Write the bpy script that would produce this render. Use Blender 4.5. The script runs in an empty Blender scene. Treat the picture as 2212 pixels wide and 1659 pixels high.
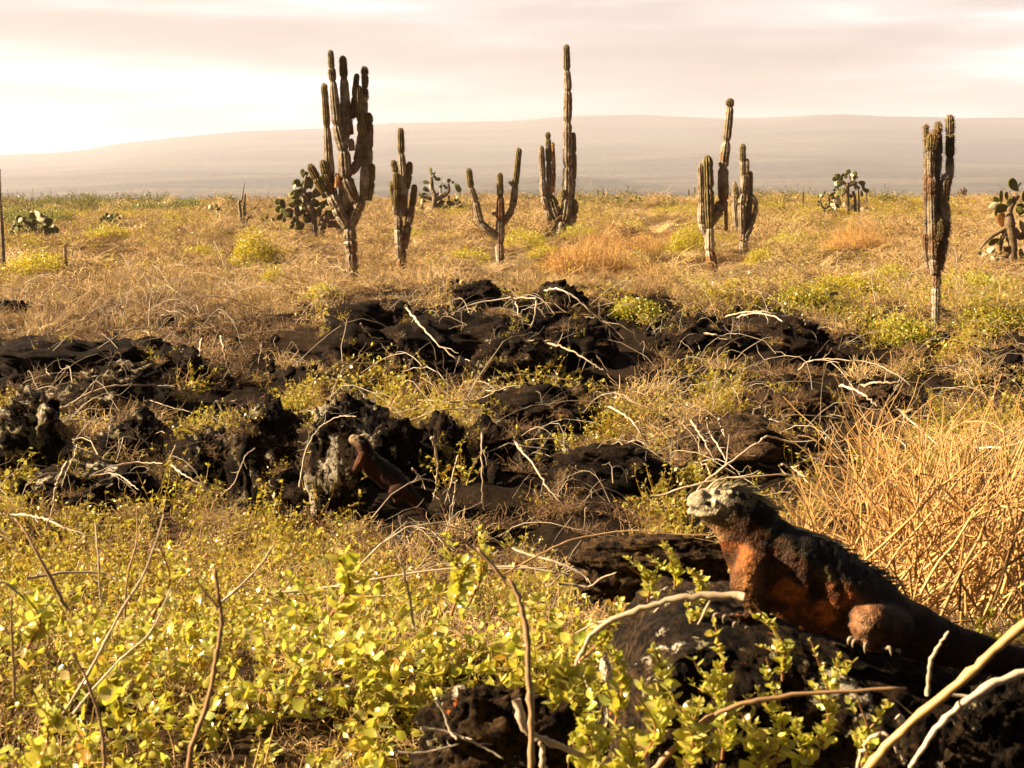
import bpy, math, random
import numpy as np
from mathutils import Vector
random.seed(7)
RNG = np.random.default_rng(11)
S = bpy.context.scene
COL = S.collection
# ------------------------------------------------------------------ camera
EYE = 1.6
FPX = 3039.0                      # focal length in reference pixels (photo drawn 2212 x 1659)
CX0, CY0, HORIZ = 1106.0, 829.5, 410.0
PITCH = math.atan((CY0 - HORIZ) / FPX)
cam_d = bpy.data.cameras.new("camera"); cam = bpy.data.objects.new("camera", cam_d); COL.objects.link(cam)
cam.location = (0, 0, EYE); cam.rotation_euler = (math.radians(90) - PITCH, 0, 0)
cam_d.sensor_width = 36; cam_d.lens = 36 * FPX / 2212
cam_d.clip_start = 0.05; cam_d.clip_end = 30000
cam_d.dof.use_dof = True; cam_d.dof.focus_distance = 9.0; cam_d.dof.aperture_fstop = 17.0
S.camera = cam
# ------------------------------------------------------------------ sun and sky
SUN_DIR = Vector((-0.86, -0.03, 0.47)).normalized()
elev = math.asin(SUN_DIR.z); azim = math.atan2(SUN_DIR.x, SUN_DIR.y)
sun_d = bpy.data.lights.new("sun", 'SUN'); sun = bpy.data.objects.new("sun", sun_d); COL.objects.link(sun)
sun_d.energy = 5.0; sun_d.angle = math.radians(0.5); sun_d.color = (1.0, 0.78, 0.50)
sun.rotation_euler = (-SUN_DIR).to_track_quat('-Z', 'Y').to_euler()
W = bpy.data.worlds.new("World"); S.world = W; W.use_nodes = True
nt = W.node_tree; nt.nodes.clear()
def N(t, typ, **kw):
    n = t.nodes.new(typ)
    for k, v in kw.items():
        if k.startswith('i_'): n.inputs[k[2:].replace('_', ' ')].default_value = v
        else: setattr(n, k, v)
    return n
def ramp(t, stops, src=None, interp='LINEAR'):
    r = t.nodes.new('ShaderNodeValToRGB'); cr = r.color_ramp; cr.interpolation = interp
    while len(cr.elements) < len(stops): cr.elements.new(0.5)
    for e, (p, c) in zip(cr.elements, stops):
        e.position = p; e.color = (c, c, c, 1) if not hasattr(c, '__len__') else (*c, 1)
    if src is not None: t.links.new(src, r.inputs[0])
    return r
def L(t, a, b): t.links.new(a, b)
sky = N(nt, 'ShaderNodeTexSky', sky_type='NISHITA', sun_disc=False, sun_elevation=elev, sun_rotation=azim)
bg_sky = N(nt, 'ShaderNodeBackground'); bg_sky.inputs[1].default_value = 0.06
L(nt, sky.outputs[0], bg_sky.inputs[0])
tc = N(nt, 'ShaderNodeTexCoord')
mp = N(nt, 'ShaderNodeMapping'); mp.inputs['Scale'].default_value = (1.3, 1.3, 11.0); mp.inputs['Location'].default_value = (0.9, 0.55, 0.4)
L(nt, tc.outputs['Generated'], mp.inputs[0])
nz = N(nt, 'ShaderNodeTexNoise'); nz.inputs['Scale'].default_value = 2.6; nz.inputs['Detail'].default_value = 7; nz.inputs['Roughness'].default_value = 0.48
L(nt, mp.outputs[0], nz.inputs[0])
cl = ramp(nt, [(0.38, (0.118, 0.097, 0.092)), (0.47, (0.158, 0.137, 0.130)), (0.55, (0.225, 0.198, 0.195)), (0.64, (0.34, 0.33, 0.34))], nz.outputs[0])
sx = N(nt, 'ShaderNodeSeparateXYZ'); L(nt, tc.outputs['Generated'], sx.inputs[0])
# sky dimmed overhead and behind, out of view, to cut fill and deepen shadows
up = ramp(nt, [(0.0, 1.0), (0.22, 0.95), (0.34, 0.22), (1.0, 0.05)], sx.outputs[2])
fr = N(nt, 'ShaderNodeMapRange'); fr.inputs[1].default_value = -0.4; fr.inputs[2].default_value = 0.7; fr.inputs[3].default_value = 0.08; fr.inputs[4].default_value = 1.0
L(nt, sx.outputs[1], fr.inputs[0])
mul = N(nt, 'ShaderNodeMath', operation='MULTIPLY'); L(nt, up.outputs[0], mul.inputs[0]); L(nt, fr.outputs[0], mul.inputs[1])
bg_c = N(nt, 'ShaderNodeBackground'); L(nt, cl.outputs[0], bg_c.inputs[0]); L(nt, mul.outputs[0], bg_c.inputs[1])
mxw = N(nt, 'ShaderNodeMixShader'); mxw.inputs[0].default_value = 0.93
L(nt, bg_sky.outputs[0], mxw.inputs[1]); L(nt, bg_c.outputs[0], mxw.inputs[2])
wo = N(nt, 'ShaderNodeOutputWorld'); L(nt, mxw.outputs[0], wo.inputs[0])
S.view_settings.view_transform = 'Standard'; S.view_settings.look = 'None'
S.view_settings.exposure = 2.05; S.view_settings.gamma = 1.0
S.cycles.max_bounces = 6; S.cycles.transparent_max_bounces = 6; S.cycles.volume_bounces = 1
# ------------------------------------------------------------------ pixel -> place
CP, SP = math.cos(PITCH), math.sin(PITCH)
def ray(px, py):
    a = (px - CX0) / FPX; b = -(py - CY0) / FPX
    return np.array([a, CP + b * SP, -SP + b * CP])
def P(px, py, D):
    r = ray(px, py); r = r * (D / r[1]); return np.array([r[0], r[1], r[2] + EYE])
def project(x, y, z):
    dz = z - EYE
    f = y * CP - dz * SP; u = y * SP + dz * CP
    return CX0 + FPX * x / f, CY0 - FPX * u / f
def SC(D): return D / FPX
# ------------------------------------------------------------------ noise
def _h(ix, iy, iz, seed):
    n = (ix.astype(np.int64) * 374761393 + iy.astype(np.int64) * 668265263 + iz.astype(np.int64) * 2147483647 + seed * 974711) & 0x7fffffff
    n = ((n ^ (n >> 13)) * 1274126177) & 0x7fffffff
    n = ((n ^ (n >> 16)) * 2654435 + 12345) & 0x7fffffff
    return ((n ^ (n >> 11)) & 0xffff) / 32767.5 - 1.0
def vnoise(p, seed=0):
    i = np.floor(p).astype(np.int64); f = p - i; f = f * f * (3 - 2 * f)
    x, y, z = i[..., 0], i[..., 1], i[..., 2]
    def c(a, b, d): return _h(x + a, y + b, z + d, seed)
    fx, fy, fz = f[..., 0], f[..., 1], f[..., 2]
    x00 = c(0,0,0)*(1-fx)+c(1,0,0)*fx; x10 = c(0,1,0)*(1-fx)+c(1,1,0)*fx
    x01 = c(0,0,1)*(1-fx)+c(1,0,1)*fx; x11 = c(0,1,1)*(1-fx)+c(1,1,1)*fx
    return (x00*(1-fy)+x10*fy)*(1-fz) + (x01*(1-fy)+x11*fy)*fz
def fbm(p, octs=4, seed=0, gain=0.5):
    s = np.zeros(p.shape[:-1]); a = 1.0; q = p.copy()
    for o in range(octs):
        s += a * vnoise(q, seed + o); q = q * 2.03 + 7.1; a *= gain
    return s
def ridged(p, octs=4, seed=0):
    s = np.zeros(p.shape[:-1]); a = 0.6; q = p.copy()
    for o in range(octs):
        s += a * (1 - np.abs(vnoise(q, seed + o))*2); q = q * 2.1 + 3.3; a *= 0.5
    return s
# ------------------------------------------------------------------ mesh collecting
class MB:
    def __init__(s): s.v = []; s.q = []; s.t = []; s.n = 0; s.c = []
    def add(s, v, q=None, t=None, c=None):
        v = np.asarray(v, float).reshape(-1, 3)
        if q is not None and len(q): s.q.append(np.asarray(q, np.int64).reshape(-1, 4) + s.n)
        if t is not None and len(t): s.t.append(np.asarray(t, np.int64).reshape(-1, 3) + s.n)
        s.v.append(v); s.n += len(v)
        if c is None: c = np.ones((len(v), 3))
        c = np.asarray(c, float)
        if c.ndim == 1: c = np.tile(c, (len(v), 1))
        s.c.append(c)
    def mesh(s, name, origin=(0, 0, 0), smooth=True, color=True):
        v = np.concatenate(s.v) - np.asarray(origin)
        q = np.concatenate(s.q) if s.q else np.zeros((0, 4), np.int64)
        t = np.concatenate(s.t) if s.t else np.zeros((0, 3), np.int64)
        me = bpy.data.meshes.new(name)
        me.vertices.add(len(v)); me.vertices.foreach_set('co', v.ravel())
        loops = np.concatenate([q.ravel(), t.ravel()]).astype(np.int32)
        me.loops.add(len(loops)); me.loops.foreach_set('vertex_index', loops)
        st = np.concatenate([np.arange(len(q)) * 4, len(q) * 4 + np.arange(len(t)) * 3]).astype(np.int32)
        me.polygons.add(len(st)); me.polygons.foreach_set('loop_start', st)
        me.polygons.foreach_set('loop_total', np.concatenate([np.full(len(q), 4), np.full(len(t), 3)]).astype(np.int32))
        if smooth: me.polygons.foreach_set('use_smooth', np.ones(len(st), bool))
        me.update(calc_edges=True); me.validate()
        if color:
            c = np.concatenate(s.c); a = me.color_attributes.new('col', 'FLOAT_COLOR', 'POINT')
            a.data.foreach_set('color', np.concatenate([c, np.ones((len(c), 1))], 1).ravel())
        return me
def tag(o, label=None, cat=None, group=None, kind=None):
    if label: o['label'] = label
    if cat: o['category'] = cat
    if group: o['group'] = group
    if kind: o['kind'] = kind
    return o
def root(name, loc, label, cat, group=None):
    o = bpy.data.objects.new(name, None); COL.objects.link(o); o.location = tuple(float(a) for a in loc)
    o.empty_display_size = 0.1
    return tag(o, label, cat, group)
def build(mb, name, mat, parent=None, loc=None, smooth=True):
    org = np.array(parent_world(parent)) if parent is not None else np.array(loc if loc is not None else (0, 0, 0), float)
    me = mb.mesh(name, org, smooth); me.materials.append(mat)
    o = bpy.data.objects.new(name, me); COL.objects.link(o)
    if parent is not None: o.parent = parent
    else: o.location = tuple(org)
    return o
def parent_world(p):
    v = Vector((0, 0, 0))
    while p is not None: v = v + p.location; p = p.parent
    return tuple(v)
def catmull(pts, n):
    pts = np.asarray(pts, float)
    if len(pts) == 2: return pts[0] + (pts[1]-pts[0]) * np.linspace(0, 1, n)[:, None]
    p = np.vstack([2*pts[0]-pts[1], pts, 2*pts[-1]-pts[-2]])
    u = np.linspace(0, len(pts)-1-1e-9, n); i = u.astype(int); f = (u-i)[:, None]
    a, b, c, d = p[i], p[i+1], p[i+2], p[i+3]
    return 0.5*((2*b)+(-a+c)*f+(2*a-5*b+4*c-d)*f**2+(-a+3*b-3*c+d)*f**3)
def tubes(mb, Pn, R, sides=4, c=None, cap=False):
    """Pn (T,N,3) paths, R (T,N) radii: many tapered tubes at once"""
    Pn = np.asarray(Pn, float); R = np.asarray(R, float)
    if Pn.ndim == 2: Pn = Pn[None]; R = R[None]
    T, n, _ = Pn.shape
    tan = np.gradient(Pn, axis=1); tan /= np.linalg.norm(tan, axis=2, keepdims=True) + 1e-12
    mt = Pn[:, -1] - Pn[:, 0]
    ref = np.where(np.abs(mt[:, 2:3]) > 0.8*np.linalg.norm(mt, axis=1, keepdims=True), np.array([[0, 1., 0]]), np.array([[0, 0, 1.]]))
    ref = np.broadcast_to((ref + np.array([[0.13, 0.21, 0.07]]))[:, None, :], tan.shape)
    u = np.cross(tan, ref); u /= np.linalg.norm(u, axis=2, keepdims=True) + 1e-12
    w = np.cross(tan, u)
    a = np.arange(sides) * 2*math.pi/sides
    V = Pn[:, :, None, :] + R[:, :, None, None]*(u[:, :, None, :]*np.cos(a)[None, None, :, None] + w[:, :, None, :]*np.sin(a)[None, None, :, None])
    idx = np.arange(T*n*sides).reshape(T, n, sides)
    q = np.stack([idx[:, :-1, :], np.roll(idx, -1, 2)[:, :-1, :], np.roll(idx, -1, 2)[:, 1:, :], idx[:, 1:, :]], -1).reshape(-1, 4)
    cc = None
    if c is not None:
        c = np.asarray(c, float)
        cc = np.repeat(c, n*sides, 0) if c.ndim == 2 else np.tile(c, (T*n*sides, 1))
    t = None
    if cap and sides >= 4:
        t = []
        for k in range(T):
            for e in (0, n-1):
                for s_ in range(1, sides-1): t.append((idx[k, e, 0], idx[k, e, s_], idx[k, e, s_+1]))
    mb.add(V.reshape(-1, 3), q, t, cc)
def unit(v): return v / (np.linalg.norm(v, axis=-1, keepdims=True) + 1e-12)
LEAF_FULL = np.array([[0,0,0],[.28,-.42,.10],[.28,.42,.10],[.33,0,-.02],[.66,-.38,.10],[.66,.38,.10],[.7,0,0],[1,0,.10]])
LEAF_FT = [(0,1,3),(0,3,2),(1,4,3),(4,6,3),(3,6,5),(3,5,2),(4,7,6),(6,7,5)]
LEAF_DIA = np.array([[0,0,0],[.5,-.42,.07],[1,0,0],[.5,.42,.07]])
def leaves(mb, pos, d, nrm, ln, wd, full=False, c=None):
    d = unit(d); side = unit(np.cross(nrm, d)); up_ = np.cross(d, side)
    tpl = LEAF_FULL if full else LEAF_DIA
    V = pos[:, None, :] + ln[:, None, None]*tpl[None, :, 0:1]*d[:, None, :] + wd[:, None, None]*tpl[None, :, 1:2]*side[:, None, :] + ln[:, None, None]*tpl[None, :, 2:3]*up_[:, None, :]
    n = len(pos); k = len(tpl); base = (np.arange(n)*k)[:, None, None]
    cc = np.repeat(c, k, 0) if c is not None and np.ndim(c) == 2 else c
    if full: mb.add(V.reshape(-1, 3), None, (np.array(LEAF_FT)[None]+base).reshape(-1, 3), cc)
    else: mb.add(V.reshape(-1, 3), (np.array([[0,1,2,3]])[None]+base).reshape(-1, 4), None, cc)
# ------------------------------------------------------------------ materials
def mat(name): 
    m = bpy.data.materials.new(name); m.use_nodes = True; t = m.node_tree; t.nodes.clear()
    o = N(t, 'ShaderNodeOutputMaterial'); b = N(t, 'ShaderNodeBsdfPrincipled'); L(t, b.outputs[0], o.inputs[0])
    return m, t, b, o
def mixc(t, a, b, f, blend='MIX'):
    m = N(t, 'ShaderNodeMix', data_type='RGBA', blend_type=blend)
    for s_, v in ((0, f), (6, a), (7, b)):
        if isinstance(v, (int, float)): m.inputs[s_].default_value = v
        elif isinstance(v, tuple): m.inputs[s_].default_value = (*v, 1)
        else: L(t, v, m.inputs[s_])
    return m.outputs[2]
def noise(t, scale, detail=4, rough=0.55, vec=None, dist=0):
    n = N(t, 'ShaderNodeTexNoise'); n.inputs['Scale'].default_value = scale; n.inputs['Detail'].default_value = detail
    n.inputs['Roughness'].default_value = rough; n.inputs['Distortion'].default_value = dist
    if vec is not None: L(t, vec, n.inputs[0])
    return n.outputs[0]
def bump(t, b, h, strength, dist):
    n = N(t, 'ShaderNodeBump'); n.inputs['Strength'].default_value = strength; n.inputs['Distance'].default_value = dist
    L(t, h, n.inputs['Height']); L(t, n.outputs[0], b.inputs['Normal'])
def objco(t): return N(t, 'ShaderNodeTexCoord').outputs['Object']
def twig_mat(name, a, b_, rough=0.65, spec=0.35, transl=0.0):
    m, t, b, o = mat(name)
    oi = N(t, 'ShaderNodeObjectInfo'); at = N(t, 'ShaderNodeAttribute', attribute_name='col')
    c = mixc(t, a, b_, oi.outputs['Random']); c = mixc(t, c, at.outputs['Color'], 1.0, 'MULTIPLY')
    n = noise(t, 9.0, 3, vec=objco(t)); r = ramp(t, [(0.3, 0.65), (0.7, 1.15)], n)
    c = mixc(t, c, r.outputs[0], 1.0, 'MULTIPLY')
    L(t, c, b.inputs['Base Color']); b.inputs['Roughness'].default_value = rough
    b.inputs['Specular IOR Level'].default_value = spec
    return m
def leaf_mat(name, a, b_, tr, rough=0.38, tf=0.45):
    m, t, b, o = mat(name)
    oi = N(t, 'ShaderNodeObjectInfo'); at = N(t, 'ShaderNodeAttribute', attribute_name='col')
    c = mixc(t, a, b_, oi.outputs['Random']); c = mixc(t, c, at.outputs['Color'], 1.0, 'MULTIPLY')
    L(t, c, b.inputs['Base Color']); b.inputs['Roughness'].default_value = rough
    b.inputs['Specular IOR Level'].default_value = 0.6
    tb = N(t, 'ShaderNodeBsdfTranslucent'); ct = mixc(t, c, tr, 0.5); L(t, ct, tb.inputs[0])
    mx = N(t, 'ShaderNodeMixShader'); mx.inputs[0].default_value = tf
    L(t, b.outputs[0], mx.inputs[1]); L(t, tb.outputs[0], mx.inputs[2]); L(t, mx.outputs[0], o.inputs[0])
    return m
M_STRAW = twig_mat('dry_straw', (0.46, 0.29, 0.11), (0.70, 0.49, 0.23))
M_TWIGD = twig_mat('dry_twig_dark', (0.16, 0.085, 0.034), (0.36, 0.215, 0.095))
M_ORANGE = twig_mat('orange_twig', (0.50, 0.26, 0.065), (0.60, 0.34, 0.10))
M_BUSH = twig_mat('golden_twig', (0.60, 0.37, 0.14), (0.60, 0.37, 0.14), 0.5, 0.5)
M_WHITE = twig_mat('bleached_wood', (0.44, 0.33, 0.22), (0.62, 0.51, 0.38), 0.55, 0.4)
M_BROWNB = twig_mat('brown_bark', (0.36, 0.21, 0.10), (0.42, 0.27, 0.14), 0.6, 0.4)
M_LEAF = leaf_mat('leaf_yellow_green', (0.42, 0.38, 0.06), (0.52, 0.46, 0.10), (0.72, 0.62, 0.04))
M_LEAFN = leaf_mat('leaf_near', (0.42, 0.41, 0.06), (0.60, 0.56, 0.14), (0.82, 0.78, 0.06), 0.24, 0.40)
M_GREEN = leaf_mat('leaf_green', (0.16, 0.19, 0.04), (0.22, 0.23, 0.05), (0.30, 0.30, 0.02), 0.4, 0.35)
M_YELLOW = leaf_mat('leaf_yellow', (0.46, 0.38, 0.035), (0.55, 0.46, 0.06), (0.66, 0.56, 0.03), 0.4, 0.4)
def lava_mat(name, lich, orange=0.0, base=((0.004, 0.0025, 0.0015), (0.032, 0.017, 0.008)), lsc=7.0, bd=0.03):
    m, t, b, o = mat(name); co = N(t, 'ShaderNodeNewGeometry').outputs['Position']
    n1 = noise(t, 5.0, 8, 0.7, co); c = ramp(t, [(0.38, base[0]), (0.68, base[1])], n1).outputs[0]
    n2 = noise(t, 60.0, 5, 0.7, co)
    r2 = ramp(t, [(0.42, 0.15), (0.66, 2.0)], n2); c = mixc(t, c, r2.outputs[0], 1.0, 'MULTIPLY')
    if lich > 0:
        for (sc, thr, colr) in ((lsc, lich, (0.46, 0.40, 0.30)), (lsc*1.7, lich-0.01, (0.24, 0.20, 0.12))):
            nl = noise(t, sc, 6, 0.62, co, 0.3); f = ramp(t, [(thr, 0), (thr+0.035, 1)], nl).outputs[0]
            nb = noise(t, sc*9, 3, 0.6, co); fb = ramp(t, [(0.38, 0), (0.5, 1)], nb).outputs[0]
            mm = N(t, 'ShaderNodeMath', operation='MULTIPLY'); L(t, f, mm.inputs[0]); L(t, fb, mm.inputs[1])
            c = mixc(t, c, colr, mm.outputs[0])
    if orange > 0:
        mpn = N(t, 'ShaderNodeMapping'); mpn.inputs['Location'].default_value = (3, 1, 7); L(t, co, mpn.inputs[0])
        nl = noise(t, lsc*1.6, 6, 0.7, mpn.outputs[0], 0.4); f = ramp(t, [(orange, 0), (orange+0.03, 1)], nl).outputs[0]
        c = mixc(t, c, (0.36, 0.10, 0.02), f)
    L(t, c, b.inputs['Base Color']); b.inputs['Roughness'].default_value = 0.9; b.inputs['Specular IOR Level'].default_value = 0.12
    h = mixc(t, noise(t, 22, 8, 0.75, co), noise(t, 90, 4, 0.7, co), 0.45)
    bump(t, b, h, 1.0, bd)
    return m
M_LAVA = lava_mat('lava_bare', 0)
M_LAVAL = lava_mat('lava_lichen', 0.60, 0, lsc=6.0)
M_LAVAH = lava_mat('lava_heavy_lichen', 0.55, 0, lsc=5.0)
M_LAVAF = lava_mat('lava_foreground', 0.615, 0.66, ((0.008, 0.005, 0.003), (0.050, 0.028, 0.012)), 11.0, 0.012)
M_SLAB = lava_mat('lava_slab', 0, 0, ((0.022, 0.012, 0.006), (0.09, 0.052, 0.024)), 11.0, 0.012)
def vc_mat(name, rough=0.8, sc=40, bd=0.004, spec=0.3, vary=(0.6, 1.25), nsc=12):
    m, t, b, o = mat(name); at = N(t, 'ShaderNodeAttribute', attribute_name='col'); co = objco(t)
    r = ramp(t, [(0.35, vary[0]), (0.68, vary[1])], noise(t, nsc, 6, 0.65, co))
    c = mixc(t, at.outputs['Color'], r.outputs[0], 1.0, 'MULTIPLY')
    L(t, c, b.inputs['Base Color']); b.inputs['Roughness'].default_value = rough; b.inputs['Specular IOR Level'].default_value = spec
    bump(t, b, noise(t, sc, 5, 0.7, co), 0.8, bd)
    return m
M_CACT = vc_mat('cactus_skin', 0.55, 30, 0.02, 0.4, (0.45, 1.3), 9)
M_PAD = vc_mat('prickly_pad', 0.55, 30, 0.008, 0.3, (0.75, 1.15), 5)
M_BONE = vc_mat('claw_horn', 0.4, 60, 0.001)
# ------------------------------------------------------------------ terrain
RIDGE = [(-1500, 500), (-600, 400), (0, 335), (200, 319), (400, 292), (600, 281), (700, 276), (850, 262), (980, 262), (1100, 262), (1200, 255), (1250, 252), (1450, 253), (1600, 251), (1720, 247), (1800, 244), (1860, 247), (1950, 251), (2212, 253), (2700, 262), (3800, 300)]
RX = np.array([p[0] for p in RIDGE]); RY = np.array([p[1] for p in RIDGE])
RD = 5200.0
PD = np.array([-60, 1.2, 1.75, 2.2, 2.7, 3.1, 4.0, 5.2, 6.5, 8.0, 10.2, 11.5, 13.2, 15, 19, 26, 60, 100, 150, 175, 230, 320, 600])
PZ = np.array([.60, .60, .62, .64, .62, .56, .34, .10, 0.0, 0, .02, .12, .22, .20, .08, 0, 0, .0, -.15, -.9, -6, -11, -16])
def hgt(x, y, detail=True):
    x = np.asarray(x, float); y = np.asarray(y, float)
    z = np.interp(y, PD, PZ)
    # lava rise in the middle of the view
    z = z + 0.42*np.exp(-((x+0.6)/2.6)**2 - ((y-14.5)/2.6)**2)
    z = z + 0.25*np.exp(-((x-3.0)/2.0)**2 - ((y-13)/2.0)**2)
    # skyline bush belt rises a touch on the right
    z = z + np.where(y > 30, 0.9*np.exp(-((y-120)/40)**2) * np.clip(0.35 + x/90, 0, 1), 0)
    px = CX0 + FPX * x/np.maximum(y, 1)
    ry = np.interp(px, RX, RY); top = EYE + RD*np.tan(np.arctan((CY0-ry)/FPX) - PITCH)
    r = np.clip((y-600)/(RD-600), 0, 1.0)
    far = -16 + (top+16)*(0.16*r + 0.84*r**2.1)
    far = np.where(y > RD, top - (y-RD)*0.10, far)
    z = np.where(y > 600, far, z)
    cone = 17*np.clip(1 - np.hypot((x-55)/150, (y-1700)/200), 0, 1)
    cone = np.minimum(cone, 8+0.42*cone)
    z = z + cone
    if detail:
        p = np.stack([x, y, np.zeros_like(x)], -1)
        near = np.clip((40-y)/25, 0, 1)
        lav = np.clip((y-5.6)/.8, 0, 1)*np.clip((17-y)/2, 0, 1)*np.clip(.45+fbm(p*.5, 2, 61), 0, 1)
        z = z + lav*(.13*np.clip(ridged(p*1.5, 3, 63)-.15, 0, 1) + .03*fbm(p*6, 3, 65))
        z = z + near*0.05*fbm(p*1.3, 4, 3) + np.where(y > 25, 0.10*fbm(p*0.25, 3, 5), 0)*np.clip((400-y)/100, 0, 1)
        z = z + .38*fbm(p*.045, 3, 71)*np.clip((y-55)/50, 0, 1)*np.clip((400-y)/100, 0, 1)
        z = z + np.where(y > 600, 9*fbm(p*0.0022, 4, 9)*np.clip((y-600)/2500, 0, 1), 0)
    return z
def hit(px, py):
    r = ray(px, py); ys = np.concatenate([np.arange(1.2, 30, 0.02), np.arange(30, 220, 0.3)])
    x = r[0]/r[1]*ys; zr = EYE + r[2]/r[1]*ys; below = zr <= hgt(x, ys, False)
    return float(ys[np.argmax(below)]) if below.any() else 160.0
def place(px, py, D=None):
    D = D or hit(px, py); return P(px, py, D), D
rad = np.concatenate([np.linspace(0.05, 1.2, 10), np.geomspace(1.25, 30, 420), np.geomspace(30.5, 12000, 300)])
ang = np.concatenate([np.linspace(-180, -50, 40), np.linspace(-48, -26, 45), np.linspace(-25, 25, 420), np.linspace(26, 48, 45), np.linspace(50, 180, 40)[:-1]])
RR, AA = np.meshgrid(rad, np.radians(ang), indexing='ij'); GX = RR*np.sin(AA); GY = RR*np.cos(AA)
GZ = hgt(GX, GY)
nr, na = GX.shape; gi = np.arange(nr*na).reshape(nr, na); gj = np.roll(gi, -1, 1)
gq = np.stack([gi[:-1], gi[1:], gj[1:], gj[:-1]], -1).reshape(-1, 4)
DARK = np.array([0.017, 0.010, 0.005]); SOIL = np.array([0.10, 0.055, 0.026]); PLAIN = np.array([0.085, 0.080, 0.045])
g = MB(); gp = np.stack([GX, GY, GZ*0], -1)
fm = np.clip((GY-15)/8 + 0.5*fbm(gp*0.6, 3, 21), 0, 1)[..., None]
fg_ = (np.clip((3.9-GY)/0.7, 0, 1)*np.clip((-GX+0.35)/0.4+0.4*fbm(gp*3, 3, 4), 0, 1))[..., None]*0.28
lf = np.clip((1.2-np.abs(GY-5.2))/0.5, 0, 1)[..., None]*np.clip((-GX+.2)/.5, 0, 1)[..., None]*0.9
ff = np.clip((GY-150)/80, 0, 1)[..., None]
gc = DARK*(1-fm) + SOIL*fm; gc = gc*(1-np.maximum(fg_, lf)) + SOIL*np.maximum(fg_, lf); gc = gc*(1-ff) + PLAIN*ff
V = np.stack([GX, GY, GZ], -1).reshape(-1, 3)
g.add(V, gq, None, gc.reshape(-1, 3))
m, t, b, o = mat('ground_mix'); at = N(t, 'ShaderNodeAttribute', attribute_name='col'); co = N(t, 'ShaderNodeNewGeometry').outputs['Position']
c = mixc(t, at.outputs['Color'], ramp(t, [(0.3, 0.45), (0.7, 1.6)], noise(t, 14, 8, 0.7, co)).outputs[0], 1.0, 'MULTIPLY')
# far plain: scrub belts and dry lava tongues across the volcano's flank
sy = N(t, 'ShaderNodeSeparateXYZ'); L(t, co, sy.inputs[0])
farf = N(t, 'ShaderNodeMapRange'); farf.inputs[1].default_value = 200; farf.inputs[2].default_value = 600; L(t, sy.outputs[1], farf.inputs[0])
mpn = N(t, 'ShaderNodeMapping'); mpn.inputs['Scale'].default_value = (0.0012, 0.0042, 0.0); L(t, co, mpn.inputs[0])
bands = ramp(t, [(0.40, (0.045, 0.042, 0.032)), (0.52, (0.075, 0.068, 0.050)), (0.60, (0.115, 0.098, 0.062)), (0.66, (0.065, 0.058, 0.044))], noise(t, 1.0, 6, 0.6, mpn.outputs[0], 0.4)).outputs[0]
mpd = N(t, 'ShaderNodeMapping'); mpd.inputs['Scale'].default_value = (0.09, 0.03, 0.0); L(t, co, mpd.inputs[0])
dots = ramp(t, [(0.50, 1.3), (0.60, 0.45)], noise(t, 1.0, 4, 0.7, mpd.outputs[0])).outputs[0]
bands = mixc(t, bands, dots, 1.0, 'MULTIPLY')
c = mixc(t, c, bands, farf.outputs[0])
L(t, c, b.inputs['Base Color']); b.inputs['Roughness'].default_value = 0.95; b.inputs['Specular IOR Level'].default_value = 0.1
bump(t, b, noise(t, 30, 6, 0.75, co), 1.0, 0.02)
go = build(g, 'ground', m); tag(go, kind='structure')
# ------------------------------------------------------------------ cover map (columns of 100 px, rows of 60 px from y=430)
# s straw, d dark straw, m straw and leaves, g leafy, y yellow shrub, o orange twigs, k bare lava, p brown slab
CMAP = [
 "ggggmssssmssmmsmmyyyyss", "mssysmsssssmsooysmsssss", "ymssssssssssoomssmmssss", "sssssssssskssssmmmmmmmm",
 "sdddddkkkkkkkkkkdmmmmmm", "dkddddkkkkkkkkkkkkmkmmm", "kkdkddkkmkkmkkmmkkkmmmk", "kdkdkdmkmmmkmmkmdkkkkmk",
 "kddkmkdmkmmkkmmkkkkkmmm", "kkkdmkkkkmkkkkkkkdmmmmm", "mkkdmkkkkkkkkkmkkdddddd", "mmmddgggddddddmkkdddddd",
 "mggggggdddddppmkmddddsd", "mgggggggppppppkkkmddsdd", "gggggggggppmkmkkkkkddkk", "gggggggggggggkmkkkkkkkk",
 "gggggggggggggkmkkkkkkkk", "ggggggggggggggggmkkkkkk", "ggggggggggmgggggggkkkkk", "ggggggggggkgggggggmkkkk", "gggggggggmkggggggggkkkk"]
def cover(px, py):
    ci = np.clip((px/100 + RNG.normal(0, .3, px.shape)).astype(int), 0, 22); ri = np.clip(((py-430)/60 + RNG.normal(0, .3, px.shape)).astype(int), 0, 20)
    arr = np.array([list(r) for r in CMAP]); return arr[ri, ci]
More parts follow.
